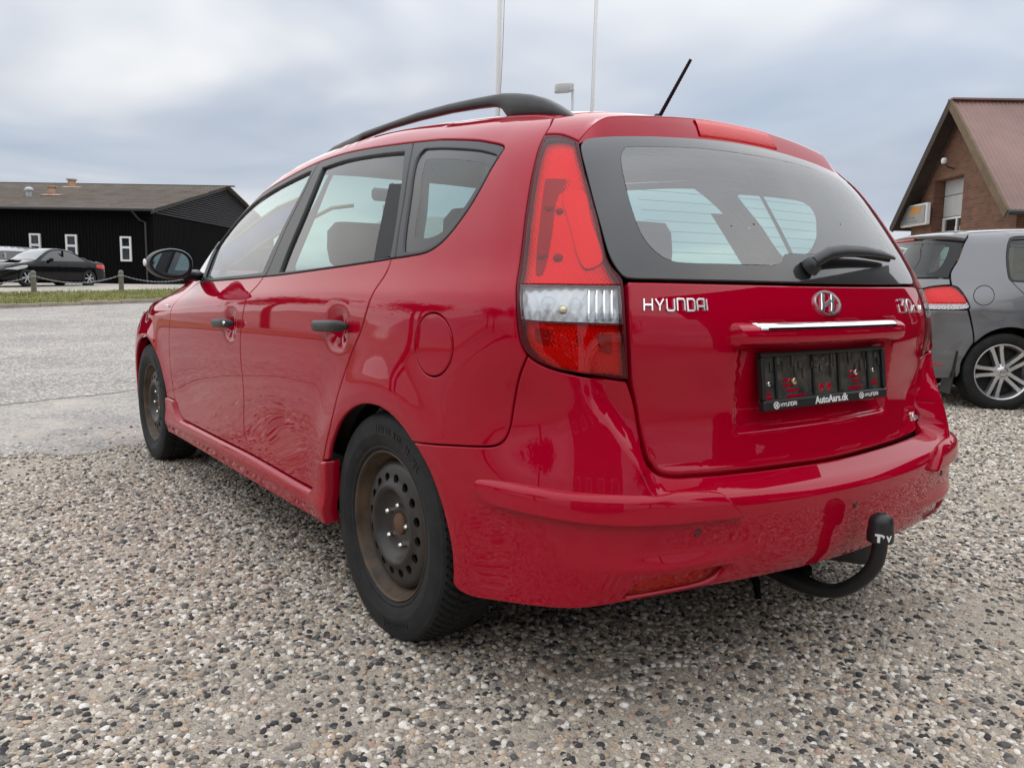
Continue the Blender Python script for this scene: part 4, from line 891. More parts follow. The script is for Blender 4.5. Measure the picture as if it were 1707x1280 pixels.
mesh('cover_lettering',wrap(V,-1.15,.3725),F,'white_print',tw)
V,F=text_geo("' V",.020,.0003,'CENTER',1,.001); mesh('cover_lettering',wrap(V,-.55,.374),F,'white_print',tw)
mb=MB(); mb.box((0,-.58,.235),(.10,.12,.05),bev=.01); mb.box((.035,-.66,.215),(.05,.10,.035),bev=.008); mb.obj('tow_socket','gap_black',tw)
mb=MB(); mb.tube([(-.10,-.60,.24),(-.10,-.645,.20),(-.10,-.655,.155)],[.012,.011,.008],8); mb.obj('tow_lever','gap_black',tw)
# interior -----------------------------------------------------------------
def seat(x_,y_,rear=False,w_=.50):
    e_=empty('rear_seat' if rear else 'front_seat'); e_.parent=car
    def slab(name,path,hw,th,mat='seat_cloth'):
        V=[];m_=12
        for (yy,zz_,k) in path:
            for i in range(m_):
                a=2*math.pi*i/m_; V.append((x_+hw*k*math.copysign(abs(math.cos(a))**.5,math.cos(a)),y_+yy+th*math.copysign(abs(math.sin(a))**.6,math.sin(a)),zz_))
        F=[(i*m_+k,i*m_+(k+1)%m_,(i+1)*m_+(k+1)%m_,(i+1)*m_+k) for i in range(len(path)-1) for k in range(m_)]+[tuple(range(m_))[::-1],tuple((len(path)-1)*m_+k for k in range(m_))]
        return mesh(name,V,F,mat,e_,smooth=True)
    slab('backrest',[(0,.36,.8),(-.02,.45,1),(-.06,.62,1),(-.10,.80,.98),(-.13,.93,.90),(-.14,.985,.70)],w_/2,.075)
    for hx in ((0,) if not rear else (-.0,)):
        slab('headrest',[(-.145,1.03,.45),(-.14,1.045,.52),(-.135,1.10,.56),(-.13,1.17,.54),(-.13,1.205,.40)],.25,.05)
    mb=MB(); mb.tube([(x_-.06,y_-.14,.95),(x_-.06,y_-.14,1.05)],.006,6); mb.tube([(x_+.06,y_-.14,.95),(x_+.06,y_-.14,1.05)],.006,6); mb.obj('headrest_post','nut_steel',e_)
    mb=MB(); mb.box((x_,y_+.27,.44),(w_,.52,.16),bev=.05); mb.obj('cushion','seat_cloth',e_)
seat(-.37,1.30); seat(.37,1.30); seat(-.36,.42,True,.60); seat(.36,.42,True,.60)
V=[];prof2=[(2.05,.62),(2.02,.80),(2.06,.92),(2.16,.985),(2.28,1.005),(2.40,.995),(2.42,.6)]
for x_ in (-.74,-.5,-.37,-.22,0,.4,.74):
    for (y_,z_) in prof2: V.append((x_,y_,z_+(.055 if x_==-.37 and .9<=z_<.99 else 0)))
n_=len(prof2); F=[(i*n_+k,(i+1)*n_+k,(i+1)*n_+k+1,i*n_+k+1) for i in range(6) for k in range(n_-1)]
mesh('dashboard',V,F,'interior_dark',car,smooth=True)
mb=MB(); Rw=rotx(rad(-62)); c=np.array([-.475,2.10,.955]); ring=[c+Rw@np.array([.185*math.cos(a),.185*math.sin(a),0]) for a in np.linspace(0,2*math.pi,41)]
mb.tube(ring,.0155,10,cap=False)
for a in (rad(0),rad(180),rad(270)): mb.tube([c+Rw@np.array([.18*math.cos(a),.18*math.sin(a),0]),c+Rw@np.array([.02*math.cos(a),.02*math.sin(a),-.03])],.014,8)
mb.tube([c+Rw@np.array([0,0,.0]),c+Rw@np.array([0,0,-.25])],[.06,.03],12); mb.obj('steering_wheel','interior_dark',car,smooth=True)
mb=MB(); mb.box((0,1.60,1.375),(.20,.03,.06),bev=.015); mb.tube([(0,1.60,1.39),(0,1.58,1.43)],.008,6); mb.obj('rear_view_mirror','interior_dark',car)
mb=MB(); mb.box((0,1.3,.33),(1.5,2.4,.06)); mb.box((0,-.22,.48),(1.20,.70,.06)); mb.obj('cabin_floor','interior_dark',car)
for sx in(-1,1):
    for (x_,y_,z_,d) in ((.76,1.65,.66,(.03,1.2,.55)),(.76,.55,.70,(.03,.75,.58)),(.68,-.22,.72,(.03,.62,.50))):
        mb=MB(); mb.box((sx*x_,y_,z_),d,bev=.01); mb.obj('door_card','interior_grey',car)
# ------------------------------------------------------------------ the grey hatchback on the right
gprof=Spl([.10,.20,.30,.42,.55,.68,.78,.86,.93,1.0,1.08,1.2,1.32,1.42,1.55],[.84,.865,.878,.886,.890,.890,.885,.876,.862,.842,.808,.752,.695,.65,.60])
gplan=Spl([-.9,-.6,-.3,0,.6,1.3,2.0,2.6,3.0,3.4],[-.13,-.055,-.014,0,.0,.0,-.003,-.012,-.05,-.17])
gplanG=Spl([-.7,-.4,0,.6,1.3,1.9,2.4],[-.13,-.065,-.016,.004,.0,-.05,-.12])
gtc=Spl([.15,.25,.35,.45,.55,.65,.75,.85,.95,1.05,1.2,1.32,1.42,1.5],[-.70,-.76,-.79,-.80,-.795,-.775,-.75,-.728,-.705,-.672,-.606,-.556,-.530,-.515])
gtop=Spl([-.75,-.5,-.3,0,.5,1.0,1.3,1.6,1.95,2.25,2.4,2.8,3.2,3.4],[1.40,1.452,1.478,1.500,1.514,1.508,1.475,1.38,1.18,1.02,.99,.93,.82,.68])
def f_golf(P):
    x,y,z=P[...,0],P[...,1],P[...,2]; ax=np.abs(x)
    g=sst(.84,1.05,z); w=gprof(z)+gplan(y)*(1-g)+gplanG(y)*g
    for yc in(0,2.578):
        d=np.hypot(y-yc,z-.31); w=w+.010*np.exp(-((d-.37)/.07)**2)*np.clip(1.2-np.abs(z-.5)*1.2,0,1)
    w=w+.008*np.exp(-((z-.80)/.05)**2)
    s=ax-w; r=gtc(z)+.20*ax**2-y
    k=np.interp(z,[.3,.8,1.1,1.4],[.22,.18,.12,.10]); q=smax(s,r,k); q=smax(q,y-(3.38-.42*ax**2-.5*np.maximum(z-.7,0)),.25)
    t=gtop(y)-sst(2.45,1.9,y)*(.07*ax**2+.16*ax**4)-.05*ax**2*sst(1.9,2.45,y)
    return smax(q,z-t,.13)

G=Shell(f_golf,.10,2.48)
golf=empty('hatchback_car',(5.86,1.73,0),rad(-41-90),'grey hatchback car with silver alloy wheels beside the red estate','car')
def both(name,pts,mat,parent,mirs=(False,True),**k):
    for mi in mirs: o=G.panel(name,pts,mat,parent,mir=mi,**k)
    return o
gseam=[(.936,1.452),(.946,1.400),(.930,1.366),(.901,1.218),(.868,1.120),(.872,1.065),(.888,1.008)]
glamp=[(.700,.978,1),(.779,.996),(.886,1.006),(.933,.990),(.987,.922),(1.028,.838),(1.018,.815,1),(.90,.810),(.754,.809,1),(.70,.82),(.66,.82,1),(.66,.965,1)]
gdlo=[(1.372,1.398),(1.335,1.333),(1.312,1.222),(1.318,1.075),(1.340,1.045),(2.2,1.010),(3.12,.985,1),(3.04,1.09),(2.85,1.24),(2.55,1.36),(2.2,1.405),(1.8,1.418),(1.45,1.416)]
gd_edge=[(1.340,1.045),(1.40,.98),(1.50,.87),(1.58,.76),(1.66,.66),(1.72,.52),(1.75,.40),(1.75,.28)]
def ring(yc,r,a0,a1,n,zc=.315): return [(1.4137+yc-.1+r*math.cos(rad(a)),zc+r*math.sin(rad(a))) for a in np.linspace(a0,a1,n)]
grear_arch=[(1.000,.300),(1.000,.38),(1.028,.46),(1.078,.545),(1.150,.618),(1.235,.662),(1.330,.678),(1.43,.665),(1.53,.615),(1.605,.535),(1.64,.45),(1.645,.36),(1.63,.25)]
gfr_arch=ring(2.578,.363,200,-18,15)
groof=G.roofwz([(.545,-.22),(.555,.1),(.56,.5),(.56,.9),(.55,1.25),(.58,1.6),(.66,1.95),(.72,2.2)])
gq=join(gseam[:1]+groof[0:0]+[groof[0]],groof,[groof[-1],(3.30,.99),(3.12,.985)],gdlo[6:]+[gdlo[0]],gdlo[:5],gd_edge,[(1.75,.28),(1.74,.22),(1.63,.23)],grear_arch[::-1][1:],[(1.000,.300),(1.0,.345),(1.030,.462)][:1]+[(1.000,.300)])
gside=join(groof,[groof[-1],(3.30,.99),(3.12,.985)],[gdlo[6]]+gdlo[7:]+gdlo[:1],gdlo[:5],gd_edge,[(1.75,.28),(1.72,.22),(1.63,.25)],grear_arch[::-1][:-3],[grear_arch[3],(1.060,.66),(1.023,.815)],[(1.023,.815),(1.028,.838),(.987,.922),(.933,.990),(.888,1.008)],gseam[::-1],[gseam[0],groof[0]])
gsp=both('side_panel',gside,'grey_paint',golf,holes=[[(1.121+.076*math.cos(a),.930+.080*math.sin(a)) for a in np.linspace(0,2*math.pi,20,endpoint=False)]],res=.05)
both('fuel_flap',[(1.121+.076*math.cos(a),.930+.080*math.sin(a)) for a in np.linspace(0,2*math.pi,20,endpoint=False)],'grey_paint',gsp,mirs=(False,),gap=.002,res=.03)
gmid=[(2.35,1.004),(2.40,.85),(2.42,.65),(2.40,.40),(2.36,.25)]
grd=both('rear_door',join(gdlo[4:6]+[gmid[0]],gmid,[gmid[-1],(1.75,.25)],[(1.75,.25)]+gd_edge[::-1][:]),'grey_paint',golf,res=.05)
gfd=both('front_door',join([gmid[0],gdlo[6][:2]],[(3.12,.985),(3.30,.9),(3.36,.7),(3.34,.42),(3.25,.25)],[(3.25,.25),gmid[-1]],gmid[::-1]),'grey_paint',golf,res=.06)
both('front_fender',join([(3.12,.985),(3.30,.9),(3.36,.7),(3.34,.42),(3.25,.25)],[(3.25,.25),(3.53,.25)],gfr_arch[::1],[gfr_arch[-1],(4.35,.35),(4.4,.6)],[(4.4,.6),(4.1,.82),(3.7,.93)],[(3.7,.93),groof[-1],(3.30,.99)],[(3.30,.99),(3.12,.985)]),'grey_paint',golf,res=.07)
both('window_frame',gdlo,'trim_black',golf,holes=[[(1.392,1.385,1),(1.36,1.32),(1.338,1.222),(1.343,1.075,1),(1.36,1.064),(2.30,1.026,1),(2.27,1.2),(2.22,1.385,1),(1.8,1.398)],[(2.37,1.024,1),(3.05,1.000,1),(2.98,1.08),(2.80,1.22),(2.52,1.34),(2.30,1.382,1),(2.34,1.2)]],off=-.002,gap=.002,res=.04)
both('window',[(1.392,1.385,1),(1.36,1.32),(1.338,1.222),(1.343,1.075,1),(1.36,1.064),(2.30,1.026,1),(2.27,1.2),(2.22,1.385,1),(1.8,1.398)],'car_glass',golf,off=-.010,gap=-.003,edge=0,thick=0,res=.06)
both('window',[(2.37,1.024,1),(3.05,1.000,1),(2.98,1.08),(2.80,1.22),(2.52,1.34),(2.30,1.382,1),(2.34,1.2)],'car_glass',golf,off=-.010,gap=-.003,edge=0,thick=0,res=.06)
gt_half=[(0,1.062),(-.6,1.062),(-.864,1.062,1),(-.880,1.012,1),(-.779,1.000),(-.700,.982),(-.655,.97,1),(-.655,.815,1),(-.60,.62,1),(0,.60)]
gtail=G.panel('tailgate',mirror(gt_half),'grey_paint',golf,res=.05,gap=.003,edge=.005)
gg_half=[(0,1.400),(-.45,1.392),(-.80,1.375),(-.918,1.362,1),(-.893,1.218),(-.860,1.120),(-.858,1.069,1),(-.5,1.068),(0,1.068)]
gcl=[(-.62,1.355),(0,1.372),(.62,1.355),(.80,1.335),(.812,1.32),(.795,1.20),(.76,1.13),(.70,1.105),(.4,1.10),(0,1.10),(-.4,1.10),(-.70,1.105),(-.76,1.13),(-.795,1.20),(-.812,1.32),(-.80,1.335)]
G.panel('rear_window_border',mirror(gg_half),'frit',gtail,holes=[gcl],off=-.004,gap=.002,edge=.002,thick=.008,res=.05)
G.panel('rear_window',gcl,'car_glass',gtail,off=-.005,gap=-.001,edge=0,thick=0,res=.06)
gsh=[(0,1.410),(-.45,1.402),(-.80,1.385),(-.918,1.372,1),(-.940,1.400),(-.932,1.452,1)]+[tuple(q) for q in G.roofwz([(-.40,-.235),(-.2,-.24),(-.05,-.24)])]
gsh=gsh+[(0,gsh[-1][1]+.0005)]
G.panel('spoiler',mirror(gsh),'grey_paint',gtail,off=lambda q:.034*sst(1.455,1.405,q[:,1]),res=.03,gap=.002,thick=.05,edge=.006)
gb_=G.panel('spoiler_light',[(-.30,1.408,1),(.30,1.408,1),(.30,1.396,1),(-.30,1.396,1)],'brake_lens',gtail,off=.012,gap=0,edge=.001,thick=.02,res=.05)
for mi in(False,True):
    tl=G.panel('tail_light',glamp,'lamp_dark',golf,mir=mi,gap=.002,off=-.030,edge=0,thick=0,res=.04)
    G.panel('lens',[(.69,.972,1),(.779,.991),(.886,1.001),(.930,.986),(.982,.920),(1.006,.868,1),(.66,.858,1),(.66,.962,1)],'lens_red',tl,mir=mi,off=.002,gap=.002,edge=.003,thick=.03,res=.03)
    G.panel('lens',[(.66,.852,1),(1.009,.862,1),(1.022,.838),(1.014,.820,1),(.90,.815),(.754,.814),(.66,.822,1)],'lens_clear',tl,mir=mi,off=.002,gap=.001,edge=.003,thick=.03,res=.03)
    G.panel('reflector',[(.69,.972,1),(.886,1.001),(.982,.920),(1.016,.83),(.66,.822,1)],'silver_pan',tl,mir=mi,off=lambda q:-.022+.002*np.cos(q[:,0]*200)*np.cos(q[:,1]*220),gap=0,edge=0,thick=0,res=.012)
gbh=[(0,.595),(-.60,.612),(-.66,.80,1),(-.754,.802),(-.90,.803),(-1.016,.807,1),(-1.056,.655),(-1.072,.552,1),(-1.028,.462),(-1.0,.385),(-.998,.305,1),(-.98,.26),(-.892,.245),(-.786,.240),(-.5,.245),(0,.25)]
gbump=G.panel('rear_bumper',mirror(gbh),'grey_paint',golf,off=lambda q:.006*np.exp(-((q[:,1]-.44)/.03)**2)-.012*sst(.33,.26,q[:,1]),res=.04,thick=.04,edge=.006)
both('reflector',[(.60,.408,1),(.885,.362,1),(.875,.352,1),(.60,.380,1)],'brake_lens',gbump,off=.003,gap=0,edge=.002,thick=.006,res=.04)
G.panel('roof',[(-.54,-.215,1),(-.55,.1),(-.555,.5),(-.555,.9),(-.545,1.24,1),(0,1.32),(.545,1.24,1),(.555,.9),(.555,.5),(.55,.1),(.54,-.215,1),(0,-.238)],'grey_paint',golf,mapper='top',res=.1)
G.panel('windscreen',[(-.54,1.25,1),(0,1.33),(.54,1.25,1),(.575,1.6),(.65,1.94),(.70,2.19,1),(0,2.33),(-.70,2.19,1),(-.65,1.94),(-.575,1.6)],'windscreen_glass',golf,mapper='top',res=.1,thick=0,edge=0)
G.panel('bonnet',[(-.71,2.21,1),(0,2.35),(.71,2.21,1),(.70,2.7),(.55,3.05),(0,3.2),(-.55,3.05),(-.70,2.7)],'grey_paint',golf,mapper='top',res=.12)
both('front_bumper',[(4.42,.25,1),(4.38,.5),(4.42,.62,1),(5.2,.68,1),(5.2,.22,1)],'grey_paint',golf,res=.1)
both('body_frame',[(-.62,.35),(-.99,.35,1),(-1.03,.5),(-1.15,.66),(-1.33,.72),(-1.52,.66),(-1.65,.5),(-1.68,.27,1),(-3.5,.27,1),(-3.55,.6),(-3.7,.72,1),(-3.6,.9,1),(-3.1,1.0,1),(-1.33,1.04,1),(-1.29,1.2),(-1.36,1.42,1),(-.95,1.42,1),(-.90,1.05,1),(-.62,1.0,1)],'gap_black',golf,off=-.035,gap=0,edge=0,thick=0,res=.08)
mb=MB(); mb.box((0,1.3,.30),(1.5,2.0,.12)); mb.box((0,1.3,.32),(1.0,4.0,.10)); mb.obj('underbody','gap_black',golf)
mb=MB(); mb.box((0,1.1,.55),(1.45,2.6,.06)); mb.box((0,2.05,.82),(1.4,.4,.3),bev=.08); mb.obj('cabin_floor','interior_dark',golf)
for (x_,y_) in ((-.36,1.0),(.36,1.0),(-.36,.15),(.36,.15)):
    mb=MB(); mb.box((x_,y_,.82),(.48,.14,.62),rotx(.18),.06); mb.box((x_,y_-.06,1.16),(.26,.09,.17),bev=.04); mb.obj('seat','seat_cloth',golf)
for sx in(-1,1):
    for yc in(0,2.578):
        V=[]
        for a in np.linspace(rad(-20),rad(200),20):
            for x_ in(.868,.5): V.append((sx*x_,yc+.372*math.cos(a),.318+.372*math.sin(a)))
        F=[(i*2,i*2+1,i*2+3,i*2+2) for i in range(19)]; V.append((sx*.5,yc,.318)); F+=[(i*2+1,i*2+3,len(V)-1) for i in range(19)]
        mesh('wheel_housing',V,F,'gap_black',golf)
    mb=MB(); mb.box((sx*.80,-.395,.30),(.20,.012,.36),rotx(-.10),.004); mb.obj('mudflap','trim_black',golf)
# alloy wheel with five paired spokes (outer side +x)
gw=empty('wheel'); gw.parent=golf
mb=MB(); R_=.317; pr=[(R_,.07),(R_-.004,.095),(R_-.018,.107),(R_-.05,.112),(.236,.104),(.229,.096)]; mb.lathe(pr,80,'x'); mb.lathe([(r,-x_) for r,x_ in pr[::-1]],80,'x')
mb.lathe([(R_,-.07),(R_+.001,-.03),(R_+.001,.03),(R_,.07)],80,'x'); mb.obj('tyre','rubber',gw,smooth=True,angle=rad(40))
mb=MB(); mb.lathe([(.229,.094),(.231,.100),(.226,.103),(.219,.099),(.212,.085),(.205,.06),(.20,.02),(.195,-.05)],80,'x'); mb.obj('rim','alloy',gw,smooth=True)
for k in range(5):
    a=2*math.pi*k/5+.62
    for s_ in(-1,1):
        V=[]
        for (r,off,hw,x0,x1) in ((.045,.020,.018,.030,.085),(.10,.024,.0165,.035,.083),(.17,.031,.0165,.045,.088),(.214,.040,.021,.05,.094)):
            for (t_,xx) in ((-hw,x0),(-hw*.85,x1),(hw*.85,x1),(hw,x0)):
                u=r; v=s_*off+t_; V.append((xx,u*math.cos(a)-v*math.sin(a),u*math.sin(a)+v*math.cos(a)))
        F=[(i*4+j,i*4+(j+1)%4,(i+1)*4+(j+1)%4,(i+1)*4+j) for i in range(3) for j in range(4)]+[(12,13,14,15),(3,2,1,0)]
        mesh('spoke',V,F,'alloy',gw)
mb=MB(); mb.lathe([(0,.090),(.030,.090),(.034,.086),(.062,.080),(.070,.070),(.070,.03)],40,'x'); mb.obj('hub','alloy',gw,smooth=True)
mb=MB(); mb.lathe([(0,.0925),(.027,.0925),(.028,.089)],30,'x'); gem=mb.obj('hub_cap','gloss_black',gw,smooth=True)
mb=MB()
for path in ([(-.6,.55),(-.28,-.75),(0,.0),(.28,-.75),(.6,.55)],[(-.32,.85),(0,.18),(.32,.85)],arc(0,0,.95,.95,0,360,24)):
    stroke(mb,[path],lambda q:(np.stack([0*q[:,0]+.093,q[:,0]*.026,q[:,1]*.026],1),np.repeat(np.array([[1.,0,0]]),len(q),0)),.16,.0008)
mb.obj('hub_emblem','chrome',gw)
for k in range(5):
    a=2*math.pi*k/5+.62+.628; mb=MB(); mb.lathe([(0,.074),(.009,.074),(.010,.066),(.010,.05)],6,'x',(0,.052*math.cos(a),.052*math.sin(a))); mb.obj('wheel_bolt','gap_black',gw)
mb=MB(); mb.lathe([(0,.01),(.19,.01)],32,'x'); mb.obj('brake_disc','interior_dark',gw)
gw.location=(.775,0,.312)
for loc,rz in (((.775,2.578,.312),0),((-.775,0,.312),math.pi),((-.775,2.578,.312),math.pi)):
    c=copy_tree(gw,golf); c.location=loc; c.rotation_euler=(0,0,rz)
# ------------------------------------------------------------------ surroundings
# site survey frame: an origin in the yard and the direction square to the barn's long wall
SITE=np.array([-1.8708,-1.9591]); SITE_YAW=-.6305
FH=np.array([-math.sin(SITE_YAW),math.cos(SITE_YAW)]); RH=np.array([math.cos(SITE_YAW),math.sin(SITE_YAW)])
def bw(lat,d,z=0.):
    q=SITE+RH*lat+FH*d; return (float(q[0]),float(q[1]),z)
def hgt(x,y): return .62*sst(9,38,(np.asarray(x)-SITE[0])*FH[0]+(np.asarray(y)-SITE[1])*FH[1])
def sheet(name,mat,xs,ys,inside_fn,lift,kind='structure'):
    """a ground sheet that follows the terrain, given as a grid of quads"""
    X,Y=np.meshgrid(xs,ys); V=np.stack([X,Y,hgt(X,Y)+lift],-1).reshape(-1,3); n=len(xs)
    return V,n
# -- black timber barn: local x along the long wall, y away from the camera
pbsdf('black_boards',(.0036,.0036,.0040),.9,spec=.15,bump=.3,bscale=30,var=.45,vscale=6,bdist=.004)
pbsdf('black_siding',(.006,.0065,.0085),.6,spec=.3)
pbsdf('fibre_roof',(.075,.057,.044),.9,dirt=(.15,.125,.10),vscale=1.3,bump=.6,bscale=24,bdist=.01)
pbsdf('white_frame',(.78,.78,.76),.45)
pbsdf('dark_pane',(.012,.014,.015),.04,coat=1)
pbsdf('zinc',(.42,.43,.44),.4,metal=.8)
pbsdf('gutter_grey',(.035,.035,.035),.5)
pbsdf('clay',(.40,.27,.19),.85,var=.3)
barn=empty('timber_barn',bw(-16.45,38,.60),SITE_YAW,'long black timber barn with corrugated grey-brown roof across the road','building')
BL,BW_,BE,BR=22.0,19.0,3.38,5.42      # length to the left, depth, eave and ridge height above its base
mb=MB(); mb.box((-BL/2,BW_/2,BE/2),(BL,BW_,BE)); mb.add([(0,0,BE),(0,BW_,BE),(0,BW_/2,BR-.10),(-BL,0,BE),(-BL,BW_,BE),(-BL,BW_/2,BR-.10)],[(0,1,2),(3,5,4)]); mb.obj('wall','black_boards',barn)
mb=MB(); x=-.02
while x>-BL:
    mb.box((x-.05,-.012,BE/2),(.055,.026,BE)); x-=.15
o=mb.obj('wall_boards','black_boards',barn); o['kind']='stuff'
mb=MB(); y=.06
while y<BW_:
    mb.box((.012,y,1.62),(.026,.055,3.2)); y+=.15
o=mb.obj('gable_boards','black_boards',barn); o['kind']='stuff'
# horizontal lap siding on the gable triangle
for k in range(19):
    z0=BE-.12+k*.115; t_=max(0,(z0-BE)/(BR-.05-BE)); y0=BW_/2*t_*.98-.15*(1-t_); y1=BW_-y0
    if y1-y0<.4: break
    mb=MB(); mb.add([(.085,y0,z0),(.085,y1,z0),(.012,y1-.3,z0+.113),(.012,y0+.3,z0+.113),(.0,y0,z0),(.0,y1,z0)],[(0,1,2,3),(4,5,1,0)]); mb.obj('siding_board','black_siding',barn)
# corrugated roof, both slopes
for sd_ in(0,1):
    nx=int((BL+1.0)/.0295); xs=np.linspace(.30,-BL-.7,nx); V=[]
    for j,t_ in enumerate((0,.34,.345,.67,.675,1.0)):
        for i,x_ in enumerate(xs):
            yy=-.40+(BW_/2+.40)*t_; zz_=BE+.10-.40*(BR-BE)/(BW_/2)+(BR-BE+.40*(BR-BE)/(BW_/2))*t_
            V.append((x_,yy if not sd_ else BW_-yy,zz_+.028*math.cos(i*math.pi/3)+(.0 if j%2==0 else .0)-(.02 if j in(1,3) else 0)))
    F=[(j*nx+i,(j+1)*nx+i,(j+1)*nx+i+1,j*nx+i+1) for j in range(5) for i in range(nx-1)]
    mesh('roof_slope',V,F,'fibre_roof',barn,smooth=True)
mb=MB(); mb.box((-BL/2+.15,BW_/2,BR+.10),(BL+.9,.34,.05)); mb.obj('ridge_cap','fibre_roof',barn)
mb=MB(); mb.tube([(.25,-.46,BE-.02),(-BL,-.46,BE-.02)],.07,10); mb.obj('gutter','gutter_grey',barn)
mb=MB(); mb.tube([(-.75,-.44,BE-.05),(-.55,-.10,BE-.45),(-.30,-.07,BE-.55),(-.30,-.07,.1)],.045,8); mb.obj('downpipe','gutter_grey',barn)
mb=MB(); mb.add([(.10,-.42,BE-.05),(.10,BW_/2,BR+.08),(.10,BW_/2,BR-.10),(.10,-.42,BE-.20),(.13,-.42,BE-.05),(.13,BW_/2,BR+.08),(.13,BW_/2,BR-.10),(.13,-.42,BE-.20)],[(0,1,2,3)[::-1],(4,5,6,7),(0,4,7,3),(0,1,5,4),(3,7,6,2)]); mb.obj('barge_board','black_siding',barn)
for (xl,xr,zb,zt) in ((-1.475,-.975,1.06,2.18),(-3.96,-3.44,1.08,2.23),(-5.60,-5.10,1.08,2.25)):
    wi=empty('window'); wi.parent=barn; w_=xr-xl; hh=zt-zb; zm=zb+hh*.56
    mb=MB()
    for (cx,cz,sx_,sz_) in ((xl+.04,(zb+zt)/2,.08,hh),(xr-.04,(zb+zt)/2,.08,hh),((xl+xr)/2,zb+.04,w_-.16,.08),((xl+xr)/2,zt-.04,w_-.16,.08),((xl+xr)/2,zm,w_-.16,.10)): mb.box((cx,-.06,cz),(sx_,.09,sz_))
    mb.obj('frame','white_frame',wi)
    for (a,b) in ((zb+.08,zm-.05),(zm+.05,zt-.08)):
        mb=MB(); mb.box(((xl+xr)/2,-.035,(a+b)/2),(w_-.16,.02,b-a)); mb.obj('pane','dark_pane',wi)
for (xx,yy,zz_,kind_) in ((-7.56,3.5,4.22,0),(-6.87,4.3,4.40,1),(-7.80,8.0,5.18,1)):
    if kind_==0:
        mb=MB(); mb.lathe([(.15,-.2),(.15,.25),(.22,.27),(.22,.36),(.10,.46),(0,.48)],14,'z',(xx,yy,zz_)); mb.obj('roof_vent','zinc',barn,smooth=True,angle=rad(40))
    else:
        mb=MB(); mb.box((xx,yy,zz_+.12),(.30,.30,.55)); mb.box((xx,yy,zz_+.40),(.42,.42,.06)); mb.box((xx+.15,yy-.35,zz_-.03),(.95,.5,.03),rotx(.2)); mb.obj('roof_vent','clay',barn)
# -- brick house with red corrugated roof
def brickmat(name,c1,c2,mortar,sc):
    m,t,o=newmat(name); b=N(t,'ShaderNodeBsdfPrincipled'); t.links.new(b.outputs[0],o.inputs[0]); b.inputs['Roughness'].default_value=.9
    tcn=N(t,'ShaderNodeTexCoord'); br=N(t,'ShaderNodeTexBrick'); br.inputs['Scale'].default_value=1; br.inputs['Color1'].default_value=(*c1,1); br.inputs['Color2'].default_value=(*c2,1); br.inputs['Mortar'].default_value=(*mortar,1)
    br.inputs['Brick Width'].default_value=.24; br.inputs['Row Height'].default_value=.067; br.inputs['Mortar Size'].default_value=.006; br.inputs['Bias'].default_value=-.1
    sp=N(t,'ShaderNodeSeparateXYZ'); cb=N(t,'ShaderNodeCombineXYZ'); ad=N(t,'ShaderNodeMath',operation='ADD'); t.links.new(tcn.outputs['Object'],sp.inputs[0]); t.links.new(sp.outputs[0],ad.inputs[0]); t.links.new(sp.outputs[1],ad.inputs[1]); t.links.new(ad.outputs[0],cb.inputs[0]); t.links.new(sp.outputs[2],cb.inputs[1]); t.links.new(cb.outputs[0],br.inputs['Vector'])
    n=N(t,'ShaderNodeTexNoise'); n.inputs['Scale'].default_value=2.5; n.inputs['Detail'].default_value=8; t.links.new(tcn.outputs['Object'],n.inputs['Vector'])
    mx=N(t,'ShaderNodeMix',data_type='RGBA',blend_type='MULTIPLY'); mx.inputs[0].default_value=.6; rr=N(t,'ShaderNodeValToRGB'); t.links.new(n.outputs[0],rr.inputs[0]); rr.color_ramp.elements[0].position=.3; rr.color_ramp.elements[0].color=(.5,.48,.46,1); rr.color_ramp.elements[1].position=.7; rr.color_ramp.elements[1].color=(1.15,1.1,1.05,1)
    t.links.new(br.outputs[0],mx.inputs[6]); t.links.new(rr.outputs[0],mx.inputs[7]); t.links.new(mx.outputs[2],b.inputs['Base Color'])
    bp=N(t,'ShaderNodeBump'); bp.inputs['Strength'].default_value=.6; bp.inputs['Distance'].default_value=.01; iv=N(t,'ShaderNodeMath',operation='SUBTRACT'); iv.inputs[0].default_value=1; t.links.new(br.outputs['Fac'],iv.inputs[1]); t.links.new(iv.outputs[0],bp.inputs['Height']); t.links.new(bp.outputs[0],b.inputs['Normal']); M[name]=m
brickmat('brick',(.21,.095,.055),(.135,.062,.038),(.17,.135,.105),1)
pbsdf('red_roof',(.27,.165,.14),.65,var=.18,vscale=.8,bump=.1,bscale=8)
pbsdf('soffit',(.045,.030,.022),.8,var=.3)
pbsdf('verge_board',(.15,.105,.06),.8,var=.25)
pbsdf('door_grey',(.46,.46,.45),.6,var=.06)
pbsdf('sign_face',(.27,.265,.25),.5,var=.12,vscale=3)
pbsdf('sign_orange',(.50,.22,.04),.6)
pbsdf('sign_text',(.16,.16,.17),.6)
pbsdf('lamp_white',(.7,.7,.68),.4)
hs_=empty('brick_house',bw(10.93,20.65,0),SITE_YAW,'red brick house with steep red corrugated roof behind grey hatchback','building')
HW,HE,HR,HL=2.40,2.84,5.36,14.0     # half width of the gable, eave, ridge, length
dl,dr,dt=-.12,1.30,3.76   # door opening along y (y = away from the camera)
mb=MB()
